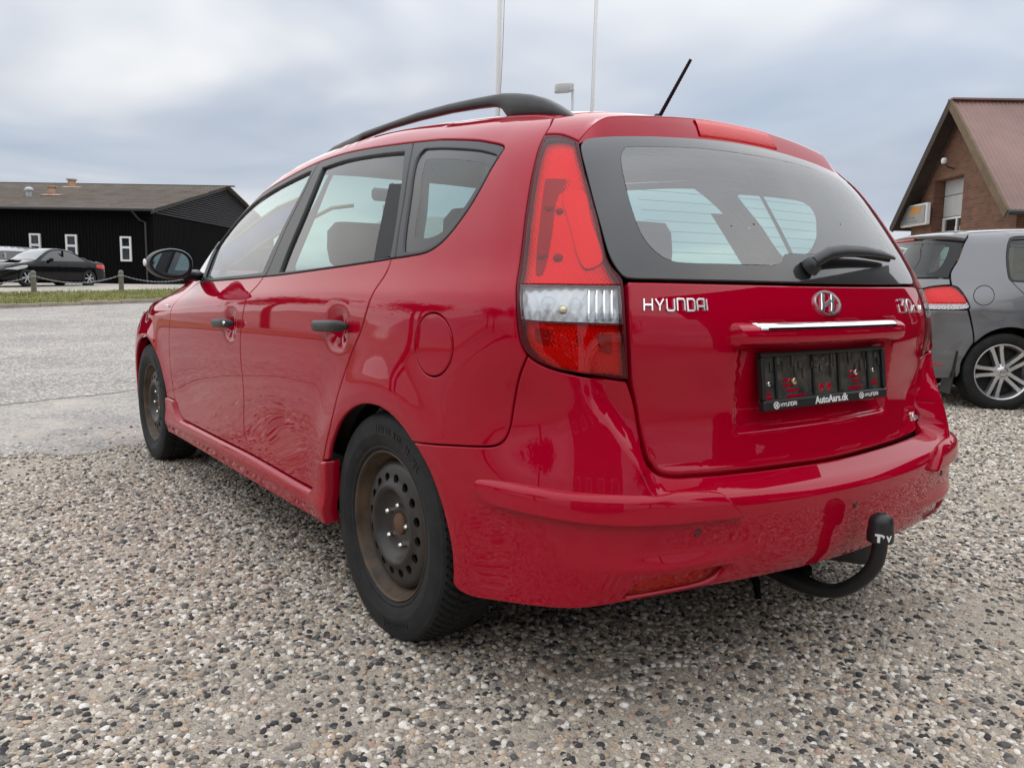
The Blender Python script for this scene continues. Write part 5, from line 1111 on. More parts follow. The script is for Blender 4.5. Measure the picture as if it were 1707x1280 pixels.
# gable wall with the door opening, in pieces round it
def gz(y): return HE+(HR-HE)*(1-abs(y)/HW)
mb.add([(0,-HW,0),(0,dl,0),(0,dl,gz(dl)),(0,-HW,HE)],[(3,2,1,0)])
mb.add([(0,dr,0),(0,HW,0),(0,HW,HE),(0,dr,gz(dr))],[(3,2,1,0)])
mb.add([(0,dl,dt),(0,dr,dt),(0,dr,gz(dr)),(0,0,HR),(0,dl,gz(dl))],[(4,3,2,1,0)])
mb.add([(0,dl,0),(.35,dl,0),(.35,dl,dt),(0,dl,dt),(0,dr,0),(.35,dr,0),(.35,dr,dt),(0,dr,dt)],[(0,1,2,3),(7,6,5,4),(3,2,6,7)])
mb.add([(0,-HW,0),(HL,-HW,0),(HL,-HW,HE),(0,-HW,HE)],[(0,1,2,3)]); mb.add([(0,HW,0),(HL,HW,0),(HL,HW,HE),(0,HW,HE)],[(3,2,1,0)])
mb.add([(HL,-HW,0),(HL,HW,0),(HL,HW,HE),(HL,0,HR),(HL,-HW,HE)],[(0,1,2,3,4)])
mb.obj('wall','brick',hs_)
gdr=empty('garage_door'); gdr.parent=hs_
for k in range(7):
    z0=.1+k*.545; 
    if k==5: pass
    zt=min(z0+.53,dt)
    if 2.35<z0+.2<2.95:
        for (a,b) in ((dl+.02,dl+.12),((dl+dr)/2-.03,(dl+dr)/2+.03),(dr-.12,dr-.02)):
            mb=MB(); mb.box((.30,(a+b)/2,(z0+zt)/2),(.06,b-a,zt-z0)); mb.obj('door_stile','white_frame',gdr)
        for (a,b) in ((z0,z0+.07),(zt-.05,zt)):
            mb=MB(); mb.box((.302,(dl+dr)/2,(a+b)/2),(.05,dr-dl-.06,b-a)); mb.obj('door_rail','white_frame',gdr)
        for (a,b) in ((dl+.12,(dl+dr)/2-.03),((dl+dr)/2+.03,dr-.12)):
            mb=MB(); mb.box((.315,(a+b)/2,(z0+zt)/2),(.02,b-a,zt-z0)); mb.obj('pane','dark_pane',gdr)
    else:
        mb=MB(); mb.box((.30,(dl+dr)/2,(z0+zt)/2),(.05,dr-dl-.04,zt-z0),bev=.01); mb.obj('door_panel','door_grey',gdr)
OV,EO=.42,.30
for sd_ in(-1,1):
    n_=int((HL+OV)/.0167); xs=np.linspace(-OV,HL+.3,n_); sl=(HR-HE)/HW; V=[]
    for t_ in(0,.5,1):
        yy=(HW+EO)*(1-t_); zz_=HR+.16-sl*yy
        for i,x_ in enumerate(xs): V.append((x_,sd_*yy,zz_+.016*math.cos(i*math.pi/3)))
    F=[(j*n_+i,j*n_+i+1,(j+1)*n_+i+1,(j+1)*n_+i) for j in range(2) for i in range(n_-1)]
    if sd_>0: F=[q[::-1] for q in F]
    mesh('roof_slope',V,F,'red_roof',hs_,smooth=True)
    ang=math.atan(sl)*-sd_; Ls=math.hypot(HW+EO,sl*(HW+EO)); cy=sd_*(HW+EO)/2; cz=HR+.02-sl*(HW+EO)/2
    mb=MB(); mb.box((-OV/2-.01,cy,cz+.055),(OV-.06,Ls,.04),rotx(ang)); mb.obj('soffit_board','soffit',hs_)
    mb=MB(); mb.box((-OV+.01,cy,cz+.06),(.05,Ls+.02,.20),rotx(ang)); mb.obj('barge_board','verge_board' if sd_<0 else 'soffit',hs_)
    mb=MB(); ye=sd_*(HW+EO+.05); ze=HR+.10-sl*(HW+EO); mb.tube([(-OV,ye,ze),(HL,ye,ze)],.06,10); mb.obj('gutter','gutter_grey',hs_)
mb=MB(); mb.box((HL/2-OV/2,0,HR+.175),(HL+OV,.24,.04)); mb.obj('ridge_cap','red_roof',hs_)
sg=empty('wall_sign',bw(10.70,22.50,2.92),SITE_YAW,'weathered white light-box sign with orange emblem on the brick gable','sign')
mb=MB(); mb.box((.05,0,0),(.12,1.42,.56),bev=.02); mb.obj('sign_box','white_frame',sg)
mb=MB(); mb.box((-.024,0,0),(.008,1.32,.47)); mb.obj('sign_panel','sign_face',sg)
mb=MB(); mb.add([(-.030,.22,.02),(-.030,-.34,.02),(-.030,-.50,.20),(-.030,.02,.22)],[(0,1,2,3)]); mb.obj('sign_emblem','sign_orange',sg)
for (z_,a,b,n_) in ((-.07,.40,-.22,6),(-.16,.40,-.34,8)):
    for k in range(n_):
        y0=a+(b-a)*k/n_; mb=MB(); mb.box((-.030,y0,z_),(.004,abs(b-a)/n_*.6,.055)); mb.obj('sign_letter','sign_text',sg)
wl_=empty('wall_lamp',bw(10.91,21.0,4.05),SITE_YAW,'small white outdoor lamp on the brick gable above the door','lamp')
mb=MB(); mb.tube([(0,0,-.1),(-.18,0,-.06),(-.22,.02,.02)],.02,8); mb.obj('arm','gutter_grey',wl_)
mb=MB(); mb.lathe([(.05,-.06),(.075,0),(.06,.07),(0,.09)],12,'z',(-.24,.03,.08)); mb.obj('lamp_glass','lamp_white',wl_,smooth=True)
# -- flagpoles and street lamp
pbsdf('pole_white',(.70,.70,.69),.35)
pbsdf('rope',(.25,.24,.22),.8)
pbsdf('lamp_grey',(.50,.51,.50),.45)
def pole(lat,d,h_,r0,r1,lean,label,rope):
    e_=empty('flagpole',bw(lat,d,float(hgt(*bw(lat,d)[:2]))),SITE_YAW,label,'flagpole','white flagpoles behind the red car')
    mb=MB(); mb.tube([(0,0,0),(lean*.5*h_,0,h_*.5),(lean*h_,0,h_)],[r0,(r0+r1)/2,r1],16); mb.obj('shaft','pole_white',e_,smooth=True)
    mb=MB(); mb.lathe([(0,.07),(.05,.05),(.06,0),(.04,-.04)],12,'z',(lean*h_,0,h_)); mb.obj('finial','pole_white',e_,smooth=True)
    pts=[(lean*z_+(-r0*1.1+ .5*r0*math.sin(z_*1.3) if rope else -r0*1.05),-r0*1.3,z_) for z_ in np.linspace(1,h_-.1,20)]
    if rope: pts=[(lean*z_+r0*1.2*math.sin((z_-3.2)*.62),-r0*1.35,z_) for z_ in np.linspace(1,h_-.1,40)]
    mb=MB(); mb.tube(pts,.006,5); mb.obj('halyard','rope',e_)
pole(-.36,15,8.5,.066,.045,.008,'thick white flagpole with a slack rope, nearer of the two behind the car roof',True)
pole(2.25,26,11.5,.062,.042,.0145,'thin leaning white flagpole, farther of the two beside the street lamp',False)
sl_=empty('street_lamp',bw(1.72,26,.3),SITE_YAW,'grey street lamp with flat oblong head on thin post','lamp')
mb=MB(); mb.tube([(0,0,0),(0,0,3),(0,0,6.55)],[.06,.05,.045],12); mb.obj('post','lamp_grey',sl_,smooth=True)
mb=MB(); mb.box((-.03,0,6.60),(.10,.12,.22),bev=.02); mb.obj('bracket','lamp_grey',sl_)
V=[];m_=20
for (zz_,sc) in ((6.44,.86),(6.47,1.0),(6.62,1.0),(6.68,.94),(6.70,.75)):
    for k in range(m_):
        a=2*math.pi*k/m_; c_,s_=math.cos(a),math.sin(a); V.append((-.30+.27*sc*math.copysign(abs(c_)**.6,c_),.15*sc*math.copysign(abs(s_)**.6,s_),zz_+.10*(-.30+.27*sc*c_+.3)))
F=[(i*m_+k,i*m_+(k+1)%m_,(i+1)*m_+(k+1)%m_,(i+1)*m_+k) for i in range(4) for k in range(m_)]+[tuple(range(m_))[::-1],tuple(4*m_+k for k in range(m_))]
mesh('lamp_head',V,F,'lamp_grey',sl_,smooth=True,angle=rad(40))
# -- bollards and chains
pbsdf('bollard_wood',(.17,.16,.13),.85,var=.3,vscale=9,bump=.3,bscale=40)
pbsdf('chain_grey',(.30,.31,.32),.5,metal=.4)
bol=[(-3.87,27.0),(-1.31,27.25),(1.25,27.53),(3.81,27.84),(6.4,28.2)]
blab=['round grey wooden bollard left of the dark parked car, outside the frame','round grey wooden bollard at the far left end of the chain','round grey wooden bollard in front of the dark saloon','round grey wooden bollard on the grass left of the door mirror','round grey wooden bollard hidden behind the red car']
for i,(x_,y_) in enumerate(bol):
    if i==0: continue
    z_=float(hgt(x_,y_)); e_=empty('bollard',(x_,y_,z_),0,blab[i],'bollard','bollards along the grass verge')
    mb=MB(); mb.lathe([(.080,-.1),(.078,.60),(.080,.62),(.080,.66),(.062,.70),(.03,.72),(0,.725)],18,'z'); mb.obj('post','bollard_wood',e_,smooth=True)
    mb=MB(); mb.lathe([(.083,.52),(.086,.53),(.086,.56),(.083,.57)],18,'z'); mb.obj('band','chain_grey',e_)
for i in range(1,4):
    (xa,ya),(xb,yb)=bol[i],bol[i+1]; za=float(hgt(xa,ya))+.56; zb=float(hgt(xb,yb))+.56; mb=MB(); n_=44
    for k in range(n_):
        t_=(k+.5)/n_; P=np.array([xa+(xb-xa)*t_,ya+(yb-ya)*t_,za+(zb-za)*t_-.24*4*t_*(1-t_)]); d_=np.array([(xb-xa),(yb-ya),(zb-za)-.96*(1-2*t_)]); d_/=np.linalg.norm(d_); u_=np.cross(d_,(0,0,1)); u_/=np.linalg.norm(u_); v_=np.cross(u_,d_)
        s_=u_ if k%2 else v_
        mb.tube([P+.042*d_*math.cos(a)+.020*s_*math.sin(a) for a in np.linspace(0,2*math.pi,9)],.0075,4,cap=False)
    cobj=mb.obj('chain','chain_grey'); meta(cobj,['grey chain sagging between bollards at the left edge','grey chain sagging in front of the dark saloon','grey chain sagging behind the door mirror'][i-1],'chain','chains between the bollards')
# -- cars parked by the barn (simple skins from the same idea)
def far_car(name,label,loc,rz,paint_,sedan,L=4.5,Hh=1.42,hw=.86,wb=2.62,plate=False):
    fr,rr=.92,L-wb-.92
    prof_=Spl([.1,.25,.45,.65,.80,.90,1.0,1.2,1.35,1.5],[hw-.05,hw-.02,hw-.005,hw,hw-.015,hw-.05,hw-.10,hw-.21,hw-.29,hw-.36])
    if sedan: tp=Spl([-rr,-rr+.15,-.45,-.15,.35,.75,1.1,1.45,1.8,2.1,2.3,2.8,wb+fr-.25,wb+fr],[.80,.93,.985,1.05,1.28,Hh-.02,Hh,Hh-.05,1.20,1.0,.94,.86,.72,.5])
    else: tp=Spl([-rr,-rr+.12,-.5,-.2,.35,.75,1.1,1.45,1.8,2.1,2.3,2.8,wb+fr-.25,wb+fr],[1.0,1.2,Hh-.06,Hh-.02,Hh,Hh,Hh-.01,Hh-.06,1.24,1.04,.97,.90,.74,.5])
    pl=Spl([-rr,-rr+.3,0,1.3,wb,wb+fr-.3,wb+fr],[-.14,-.05,0,0,-.01,-.06,-.2])
    def fn(P):
        x,y,z=P[...,0],P[...,1],P[...,2]; ax=np.abs(x); g=smax(ax-prof_(z)-pl(y),-rr+.14*ax**2+.10*(z-.5)-y,.2); g=smax(g,y-(wb+fr-.22*ax**2-.08*np.maximum(z-.55,0)),.2); return smax(g,z-tp(y)+.07*ax**2,.10)
    K=Shell(fn,.1,wb-.1,zmin=.3); e_=empty(name,loc,rz,label,'car')
    w0=K.WA
    def wy(y): return K.WA+y-.1
    def arch_(yc,r=.335): return [(wy(yc+r*math.cos(a)) if True else 0,.31+r*math.sin(a)) for a in np.linspace(rad(-14),rad(194),13)]
    # use the skin as three meshes: lower body ring, greenhouse glass, roof
    for mi in(False,True):
        wmax=K.WB+math.pi/2*K.R0
        ra=[(w_,z_) for w_,z_ in [K.wz(np.array([[-.8,0+.335*math.cos(a),.31+.335*math.sin(a)]]))[0] for a in np.linspace(rad(-14),rad(194),13)]]
        fa=[(w_,z_) for w_,z_ in [K.wz(np.array([[-.8,wb+.335*math.cos(a),.31+.335*math.sin(a)]]))[0] for a in np.linspace(rad(-14),rad(194),13)]]
        bel=.86 if sedan else .92
        poly=[(-.0005,.28,1)]+[(q[0],q[1])+((1,) if k in(0,12) else ()) for k,q in enumerate(ra[::-1])]+[(q[0],q[1])+((1,) if k in(0,12) else ()) for k,q in enumerate(fa[::-1])]+[(-wmax+.0005,.24,1)]+[tuple(q)+((1,) if k in(0,5) else ()) for k,q in enumerate(K.roofwz([(-.002,wb+fr-.10),(-.5,wb+fr-.22),(-.70,wb+.35),(-.74,wb),(-.72,2.4),(-.70,2.13)]))]+[(-wy(2.05),bel+.022),(-wy(1.0),bel+.03),(-wy(0),bel+.04),(-K.WA*.6,bel+.03),(-.0005,bel+.03,1)]
        bo=K.panel('body_side',poly,paint_,e_,mir=mi,res=.09,gap=0,edge=0,thick=0,ds=.05)
        if sedan: gp_=[(-wy(2.02),.925,1),(-wy(1.70),1.14),(-wy(1.40),1.29),(-wy(1.05),1.335),(-wy(.70),1.31),(-wy(.42),1.20),(-wy(.20),1.06),(-wy(.05),.945,1)]
        else: gp_=[(-wy(2.02),.98,1),(-wy(1.75),1.20),(-wy(1.40),1.36),(-wy(1.0),1.40),(-wy(.4),1.40),(-wy(-.2),1.37),(-wy(-.45),1.30),(-wy(-.5),1.02,1)]
        tpb=K.panel('roof_side',[(-wy(2.2),bel+.022,1),(-wy(1.0),bel+.031),(-wy(0),bel+.041),(-K.WA*.6,bel+.031),(-.0005,bel+.031,1)]+[(-.0005,tp(-rr+.25)*0+(.93 if sedan else 1.30),1)]+[tuple(q) for q in K.roofwz([(-.45,-.45),(-.5,0),(-.52,.4),(-.52,.8),(-.52,1.2),(-.55,1.5),(-.62,1.85),(-.68,2.15)])],paint_,e_,holes=[gp_],mir=mi,res=.10,gap=0,edge=0,thick=0,ds=.05)
        K.panel('side_window',gp_,'dark_pane',e_,mir=mi,off=-.012,gap=0,edge=0,thick=0,res=.15,ds=.05)
        mb=MB(); P0=K.side(np.array([[-wy(1.62)*(-1 if mi else 1),bel+.10]]))[0]; sx=1 if mi else -1; mb.box(P0+np.array([sx*.10,.02,.02]),(.20,.10,.13),bev=.04); mb.obj('door_mirror',paint_,e_)
        mb=MB(); Pp,nn=K.at(-wy(1.02)*(-1 if mi else 1),(1.13)); mb.box(Pp+np.array([0,0,-.05]),(.02,.09,.46),bev=.004); mb.obj('pillar',paint_,e_)
        for yy in(1.22,.28): Pp,nn=K.at(-wy(yy)*(-1 if mi else 1),.72,.012); mb=MB(); mb.box(Pp,(.03,.18,.028),bev=.008); mb.obj('door_handle',paint_,e_)
        for yy in(1.95,1.02,.02): 
            q=np.array([(-wy(yy+.05*math.sin(k))*(-1 if mi else 1),z_) for k,z_ in enumerate(np.linspace(.32,bel,8))]); Pq=K.side(q); mb=MB(); mb.tube(Pq,.006,4); mb.obj('door_gap','gap_black',e_)
        K.panel('headlight',[(-K.WB-.46,.585,1),(-K.WB-.10,.675),(-K.WB-.06,.74),(-K.WB-.30,.735),(-K.WB-.60,.66),(-K.WB-.80,.60,1)],'headlamp',e_,mir=mi,off=.006,gap=0,edge=.004,thick=.02,res=.06)
        K.panel('tail_light',[(-.55,.70,1),(-.85,.70),(-.98,.74),(-.95,.84,1),(-.55,.83,1)],'brake_lens',e_,mir=mi,off=.006,gap=0,edge=.004,thick=.02,res=.06)
    K.panel('roof',[(-.515,-.0 if sedan else -.44,1),(-.52,.4),(-.52,.8),(-.515,1.25,1),(.515,1.25,1),(.52,.8),(.52,.4),(.515,-.0 if sedan else -.44,1)],paint_,e_,mapper='top',res=.15,gap=0,edge=0,thick=0)
    K.panel('windscreen',[(-.52,1.26,1),(.52,1.26,1),(.62,1.8),(.66,2.12,1),(-.66,2.12,1),(-.62,1.8)],'far_glass',e_,mapper='top',res=.15,gap=0,edge=0,thick=0,off=.003)
    K.panel('bonnet',[(-.70,2.13,1),(.70,2.13,1),(.74,wb),(.70,wb+.35),(.5,wb+fr-.22),(0,wb+fr-.10),(-.5,wb+fr-.22),(-.70,wb+.35),(-.74,wb)],paint_,e_,mapper='top',res=.15,gap=0,edge=0,thick=0,off=.002)
    if sedan: K.panel('boot_lid',[(-.52,-.46,1),(.52,-.46,1),(.5,-rr+.15,1),(-.5,-rr+.15,1)],paint_,e_,mapper='top',res=.15,gap=0,edge=0,thick=0,off=.002); K.panel('rear_window',[(-.51,-.01,1),(.51,-.01,1),(.52,-.46,1),(-.52,-.46,1)],'dark_pane',e_,mapper='top',res=.15,gap=0,edge=0,thick=0,off=.002)
    mb=MB(); mb.box((0,wb+fr-.03,.45),(.52,.02,.11)); mb.obj('number_plate','white_print',e_)
    mb=MB(); mb.box((0,wb/2,.32),(1.3,L-.6,.14)); mb.obj('underbody','gap_black',e_)
    w0_=None
    for (x_,y_,rz_) in ((-hw+.10,0,0),(-hw+.10,wb,0),(hw-.10,0,math.pi),(hw-.10,wb,math.pi)):
        if w0_ is None:
            w0_=empty('wheel'); w0_.parent=e_
            mb=MB(); mb.lathe([(.20,-.085),(.215,-.10),(.27,-.10),(.305,-.075),(.31,0),(.305,.075),(.2,.1)],36,'x'); mb.obj('tyre','rubber',w0_,smooth=True)
            mb=MB(); mb.lathe([(.20,-.085),(.195,-.075),(.185,-.04)],36,'x')
            for k in range(6):
                a=2*math.pi*k/6; mb.box((-.07,.10*math.cos(a),.10*math.sin(a)),(.03,.19,.045),rotx(a))
            mb.lathe([(0,-.092),(.05,-.088),(.055,-.05)],20,'x'); mb.obj('rim','alloy',w0_)
            mb=MB(); mb.lathe([(0,-.03),(.195,-.03)],24,'x'); mb.obj('brake_disc','gap_black',w0_)
            w0_.location=(x_,y_,.31); w0_.rotation_euler=(0,0,rz_)
        else:
            c=copy_tree(w0_,e_); c.location=(x_,y_,.31); c.rotation_euler=(0,0,rz_)
    if plate:
        pass
    return e_
pbsdf('headlamp',(.65,.67,.68),.15,metal=.3,coat=1)
pbsdf('far_glass',(.10,.12,.125),.03,coat=1)
# rear-left wheel stands at px 147: heading towards -x
def place_car(lat,d): return bw(lat,d)
far_car('saloon_car','dark saloon car with chrome wheels parked before the black barn',(3.34,34.34,.57),rad(212-90),'black_paint',True)
sx_,sy_,_=bw(-22.0,37.2)
far_car('minivan_car','silver estate car half hidden behind the dark saloon',(sx_,sy_,.60),rad(200-90),'silver_paint',False,Hh=1.62)
# -- showroom behind the car, seen through its windows
pbsdf('showroom_wall',(.10,.105,.11),.7); pbsdf('showroom_roof',(.22,.22,.21),.8,var=.2)
sr=empty('showroom',bw(-3.9,32,.3),SITE_YAW,'low grey showroom with white lettering, seen through the red car windows','building')
mb=MB(); mb.box((.6,2.5,1.15),(5.6,5,2.3)); mb.obj('wall','showroom_wall',sr)
mb=MB(); mb.add([(-2.5,-.4,2.28),(3.7,-.4,2.28),(3.7,2.5,3.3),(-1.2,2.5,3.3),(-2.5,5.4,2.28),(3.7,5.4,2.28)],[(0,1,2,3),(3,2,5,4),(0,3,4)]); mb.obj('roof','showroom_roof',sr)
mb=MB(); mb.box((-1.3,2.5,3.45),(.4,.4,.6)); mb.obj('chimney','clay',sr)
V,F=text_geo('UDSTILLING TIL LEJE',.24,.0,'CENTER',1.05,.004); mesh('sign_lettering',[(v[0]-.6,-.02,v[1]+1.5) for v in V],F,'white_print',sr)
# -- banner strip added inside the windscreen in place of a reflection in the glass
bn=empty('banner_reflection',(-.55,1.95,1.05),0,'blue banner reflection with white marks in the front window, built as a strip inside the car','banner')
ps=[(-.645,2.10,1.075),(-.60,2.0,1.12),(-.54,1.90,1.19),(-.48,1.78,1.255),(-.40,1.70,1.30)]
V=[]
for (x_,y_,z_) in ps:
    for (a,b) in ((.045,.03),(-.065,-.02)): V.append((x_+b*.3+.55,y_+b-1.95,z_+a-1.05))
V2=[(v[0]+.004,v[1]+.004,v[2]) for v in V]; n_=len(V)
F=[(i*2,i*2+1,i*2+3,i*2+2) for i in range(4)]+[(n_+i*2,n_+i*2+2,n_+i*2+3,n_+i*2+1) for i in range(4)]
mesh('cloth','x' and V+V2,F,'banner_blue',bn,smooth=True)
mb=MB(); mb.tube([(x_+.55+.007,y_-1.95+.03,z_-1.05+.048) for x_,y_,z_ in ps],.007,6); mb.tube([(x_+.55-.006,y_-1.95-.02,z_-1.05-.07) for x_,y_,z_ in ps]+[(-.29+.55,1.62-1.95,1.30-1.05),(-.20+.55,1.58-1.95,1.315-1.05)],.009,6); mb.obj('hem','banner_olive',bn,smooth=True)
for k,(t_,s_) in enumerate(((.8,.03),(1.4,.02),(2.5,.03),(3.1,.02))):
    i=int(t_); fr_=t_-i; P=np.array(ps[i])*(1-fr_)+np.array(ps[i+1])*fr_; mb=MB(); mb.box(P-np.array([.556,1.958,1.065]),(.002,.012,s_),rotx(.5)); mb.obj('print_mark','white_print',bn)
# -- trees and a hall standing behind the camera and along the road: they show in the paint
pbsdf('bark',(.075,.058,.042),.9,bump=.6,bscale=18,bdist=.02)
pbsdf('leaf_dark',(.035,.055,.018),.75,var=.5,vscale=1.5)
def tree(loc,h_,r_,seed,label):
    rg=np.random.default_rng(seed); e_=empty('tree',loc,0,label,'tree','trees mirrored in the red paint')
    mb=MB(); mb.tube([(0,0,-.2),(.05,.03,h_*.25),(-.04,.08,h_*.5),(0,0,h_*.8)],[.05*r_+.08,.04*r_+.06,.03*r_+.04,.03],9)
    tips=[]
    for k in range(9):
        a=k*2.4; z0=h_*(.28+.05*k); tip=np.array([math.cos(a)*r_*.75,math.sin(a)*r_*.75,z0+h_*.18]); mb.tube([(0,0,z0),tuple(tip*np.array([.5,.5,1])-np.array([0,0,.04*h_])),tuple(tip)],[.05,.035,.015],6); tips.append(tip)
    mb.obj('trunk','bark',e_,smooth=True)
    cl=[(rg.normal(0,.42,3)*np.array([r_,r_,h_*.24])+np.array([0,0,h_*.64]),rg.uniform(.22,.42)*r_) for _ in range(34)]+[(t_,.4*r_) for t_ in tips]
    P=np.vstack([c+rg.normal(0,.5,(85,3))*rr_ for c,rr_ in cl]); n_=len(P); u=rg.normal(0,1,(n_,3)); u/=np.linalg.norm(u,axis=1,keepdims=True); v=np.cross(u,rg.normal(0,1,(n_,3))); v/=np.linalg.norm(v,axis=1,keepdims=True); s_=rg.uniform(.09,.17,(n_,1))
    V=np.stack([P-u*s_,P+v*s_*.6,P+u*s_,P-v*s_*.6],1).reshape(-1,3); F=np.arange(n_*4).reshape(-1,4)
    mesh('crown',V,F,'leaf_dark',e_)
for i,(x_,y_,h_,r_,lb) in enumerate(((-13,17,7,2.6,'broad tree left of the road, mirrored in the front door'),(-19,24,9,3.2,'tall tree far left of the road, mirrored in the front door'),(-17,8,6,2.4,'round tree left of the road, mirrored in the rear door'),(-24,14,9,3.5,'largest tree left of the road, mirrored in the rear door'),(-11,29,7,2.6,'slim tree beside the black barn, mirrored in the front wing'),(-13,1.5,5.5,2.2,'small tree mirrored in the rear quarter panel'),(-1.2,-13,5.5,2.0,'tree behind the camera, mirrored left of the tailgate'),(1.6,-15.5,6.5,2.3,'taller tree behind the camera, mirrored beside the number plate'))):
    tree((x_,y_,float(hgt(x_,y_))),h_,r_,40+i,lb)
for nm,(lx,ly,w_,d_,rz_,h_,lb) in dict(a=(10.5,-6.5,13,6,rad(28),5.6,'black timber hall behind the camera, mirrored in the tailgate'),b=(-9.5,-9.5,9,6,rad(-35),4.6,'brick hall behind the camera, mirrored in the rear bumper corner')).items():
    e_=empty('hall',(lx,ly,0),rz_,lb,'building'); mb=MB(); mb.box((0,0,h_/2),(w_,d_,h_)); mb.obj('wall','black_boards' if nm=='a' else 'brick',e_)
    mb=MB(); mb.add([(-w_/2-.4,-d_/2-.4,h_),(w_/2+.4,-d_/2-.4,h_),(w_/2+.4,d_/2+.4,h_),(-w_/2-.4,d_/2+.4,h_),(-w_/2-.4,0,h_+2.2),(w_/2+.4,0,h_+2.2)],[(0,1,5,4),(2,3,4,5),(0,4,3),(1,2,5)]); mb.obj('roof','fibre_roof',e_)
    for k in range(4):
        for sy in(-1,1): mb=MB(); mb.box((-w_/2+w_*(k+.5)/4,sy*(d_/2+.01),1.9),(1.1,.04,1.2)); f_=mb.obj('window','white_frame',e_); mb=MB(); mb.box((-w_/2+w_*(k+.5)/4,sy*(d_/2+.035),1.9),(.95,.02,1.05)); mb.obj('pane','dark_pane',f_)
# ------------------------------------------------------------------ ground
def nearedge(x): return 3.05+np.where(x>-1.2,.33*(x+1.2),.06*(-1.2-x))
def kerby(x): return 21.15+.26*(x+.15)
def jit(x): return .10*np.sin(x*3.1+.4)+.06*np.sin(x*7.7+1.1)+.035*np.sin(x*17.3)+.02*np.sin(x*41.)
def strip(name,mat,x0,x1,nx,rows,lift,kind='structure'):
    """sheet between curves y=row(x), following the terrain"""
    xs=np.linspace(x0,x1,nx); V=[]
    for r in rows:
        y=r(xs); V.append(np.stack([xs,y,hgt(xs,y)+lift],1))
    V=np.vstack(V); F=[(j*nx+i,j*nx+i+1,(j+1)*nx+i+1,(j+1)*nx+i) for j in range(len(rows)-1) for i in range(nx-1)]
    o=mesh(name,V,F,mat,smooth=True); return meta(o,kind=kind)
def groundmat(name,cols,sc1,rough,bump,large,fine=None,dist=.006,stops=None):
    m,t,o=newmat(name); b=N(t,'ShaderNodeBsdfPrincipled'); t.links.new(b.outputs[0],o.inputs[0]); b.inputs['Roughness'].default_value=rough; b.inputs['Specular IOR Level'].default_value=.3
    tcn=N(t,'ShaderNodeTexCoord')
    vo=N(t,'ShaderNodeTexVoronoi'); vo.inputs['Scale'].default_value=sc1; t.links.new(tcn.outputs['Object'],vo.inputs['Vector'])
    sp=N(t,'ShaderNodeSeparateColor'); t.links.new(vo.outputs['Color'],sp.inputs[0])
    r=N(t,'ShaderNodeValToRGB'); t.links.new(sp.outputs[0],r.inputs[0]); r.color_ramp.interpolation='LINEAR'
    es=r.color_ramp.elements; es[0].color=(*cols[0],1); es[1].color=(*cols[-1],1)
    for i,c in enumerate(cols[1:-1]): e_=es.new((i+1)/(len(cols)-1) if stops is None else stops[i]); e_.color=(*c,1)
    n=N(t,'ShaderNodeTexNoise'); n.inputs['Scale'].default_value=large; n.inputs['Detail'].default_value=7; n.inputs['Roughness'].default_value=.62; t.links.new(tcn.outputs['Object'],n.inputs['Vector'])
    rr=N(t,'ShaderNodeValToRGB'); t.links.new(n.outputs[0],rr.inputs[0]); rr.color_ramp.elements[0].position=.32; rr.color_ramp.elements[0].color=(.74,.74,.75,1); rr.color_ramp.elements[1].position=.68; rr.color_ramp.elements[1].color=(1.16,1.13,1.08,1)
    mx=N(t,'ShaderNodeMix',data_type='RGBA',blend_type='MULTIPLY'); mx.inputs[0].default_value=1; t.links.new(r.outputs[0],mx.inputs[6]); t.links.new(rr.outputs[0],mx.inputs[7])
    last=mx.outputs[2]
    if fine:
        n3=N(t,'ShaderNodeTexNoise'); n3.inputs['Scale'].default_value=fine[1]; n3.inputs['Detail'].default_value=8; n3.inputs['Roughness'].default_value=.7; t.links.new(tcn.outputs['Object'],n3.inputs['Vector'])
        mr=N(t,'ShaderNodeMapRange'); t.links.new(n3.outputs[0],mr.inputs[0])
        for i,v in zip((1,2,3,4),fine[2]): mr.inputs[i].default_value=v
        m2=N(t,'ShaderNodeMix',data_type='RGBA'); t.links.new(mr.outputs[0],m2.inputs[0]); t.links.new(last,m2.inputs[6]); m2.inputs[7].default_value=(*fine[0],1); last=m2.outputs[2]
    t.links.new(last,b.inputs['Base Color'])
    n2=N(t,'ShaderNodeTexNoise'); n2.inputs['Scale'].default_value=sc1*1.5; n2.inputs['Detail'].default_value=3; t.links.new(tcn.outputs['Object'],n2.inputs['Vector'])
    ad=N(t,'ShaderNodeMath',operation='SUBTRACT'); t.links.new(n2.outputs[0],ad.inputs[0]); t.links.new(vo.outputs['Distance'],ad.inputs[1])
    bp=N(t,'ShaderNodeBump'); bp.inputs['Strength'].default_value=bump; bp.inputs['Distance'].default_value=dist; t.links.new(ad.outputs[0],bp.inputs['Height']); t.links.new(bp.outputs[0],b.inputs['Normal'])
    M[name]=m
gcols=[(0.078,0.078,0.081),(0.269,0.246,0.218),(0.403,0.364,0.308),(0.482,0.437,0.375),(0.347,0.302,0.246),(0.672,0.627,0.560)]
groundmat('gravel_far',gcols,62,.9,.8,.5,fine=((.42,.37,.305),1.4,(.5,.75,0,.7)))
groundmat('lot_gravel',[(.26,.24,.21),(.42,.39,.34),(.5,.47,.42),(.36,.33,.29)],20,.9,.6,.4)
groundmat('asphalt',[(0.127,0.118,0.112),(0.287,0.269,0.251),(0.374,0.348,0.324),(0.293,0.274,0.255),(0.759,0.713,0.661)],60,.85,.45,.35,fine=((0.460,0.431,0.391),.9,(.52,.74,0,.75)),dist=.003,stops=[.3,.5,.7])
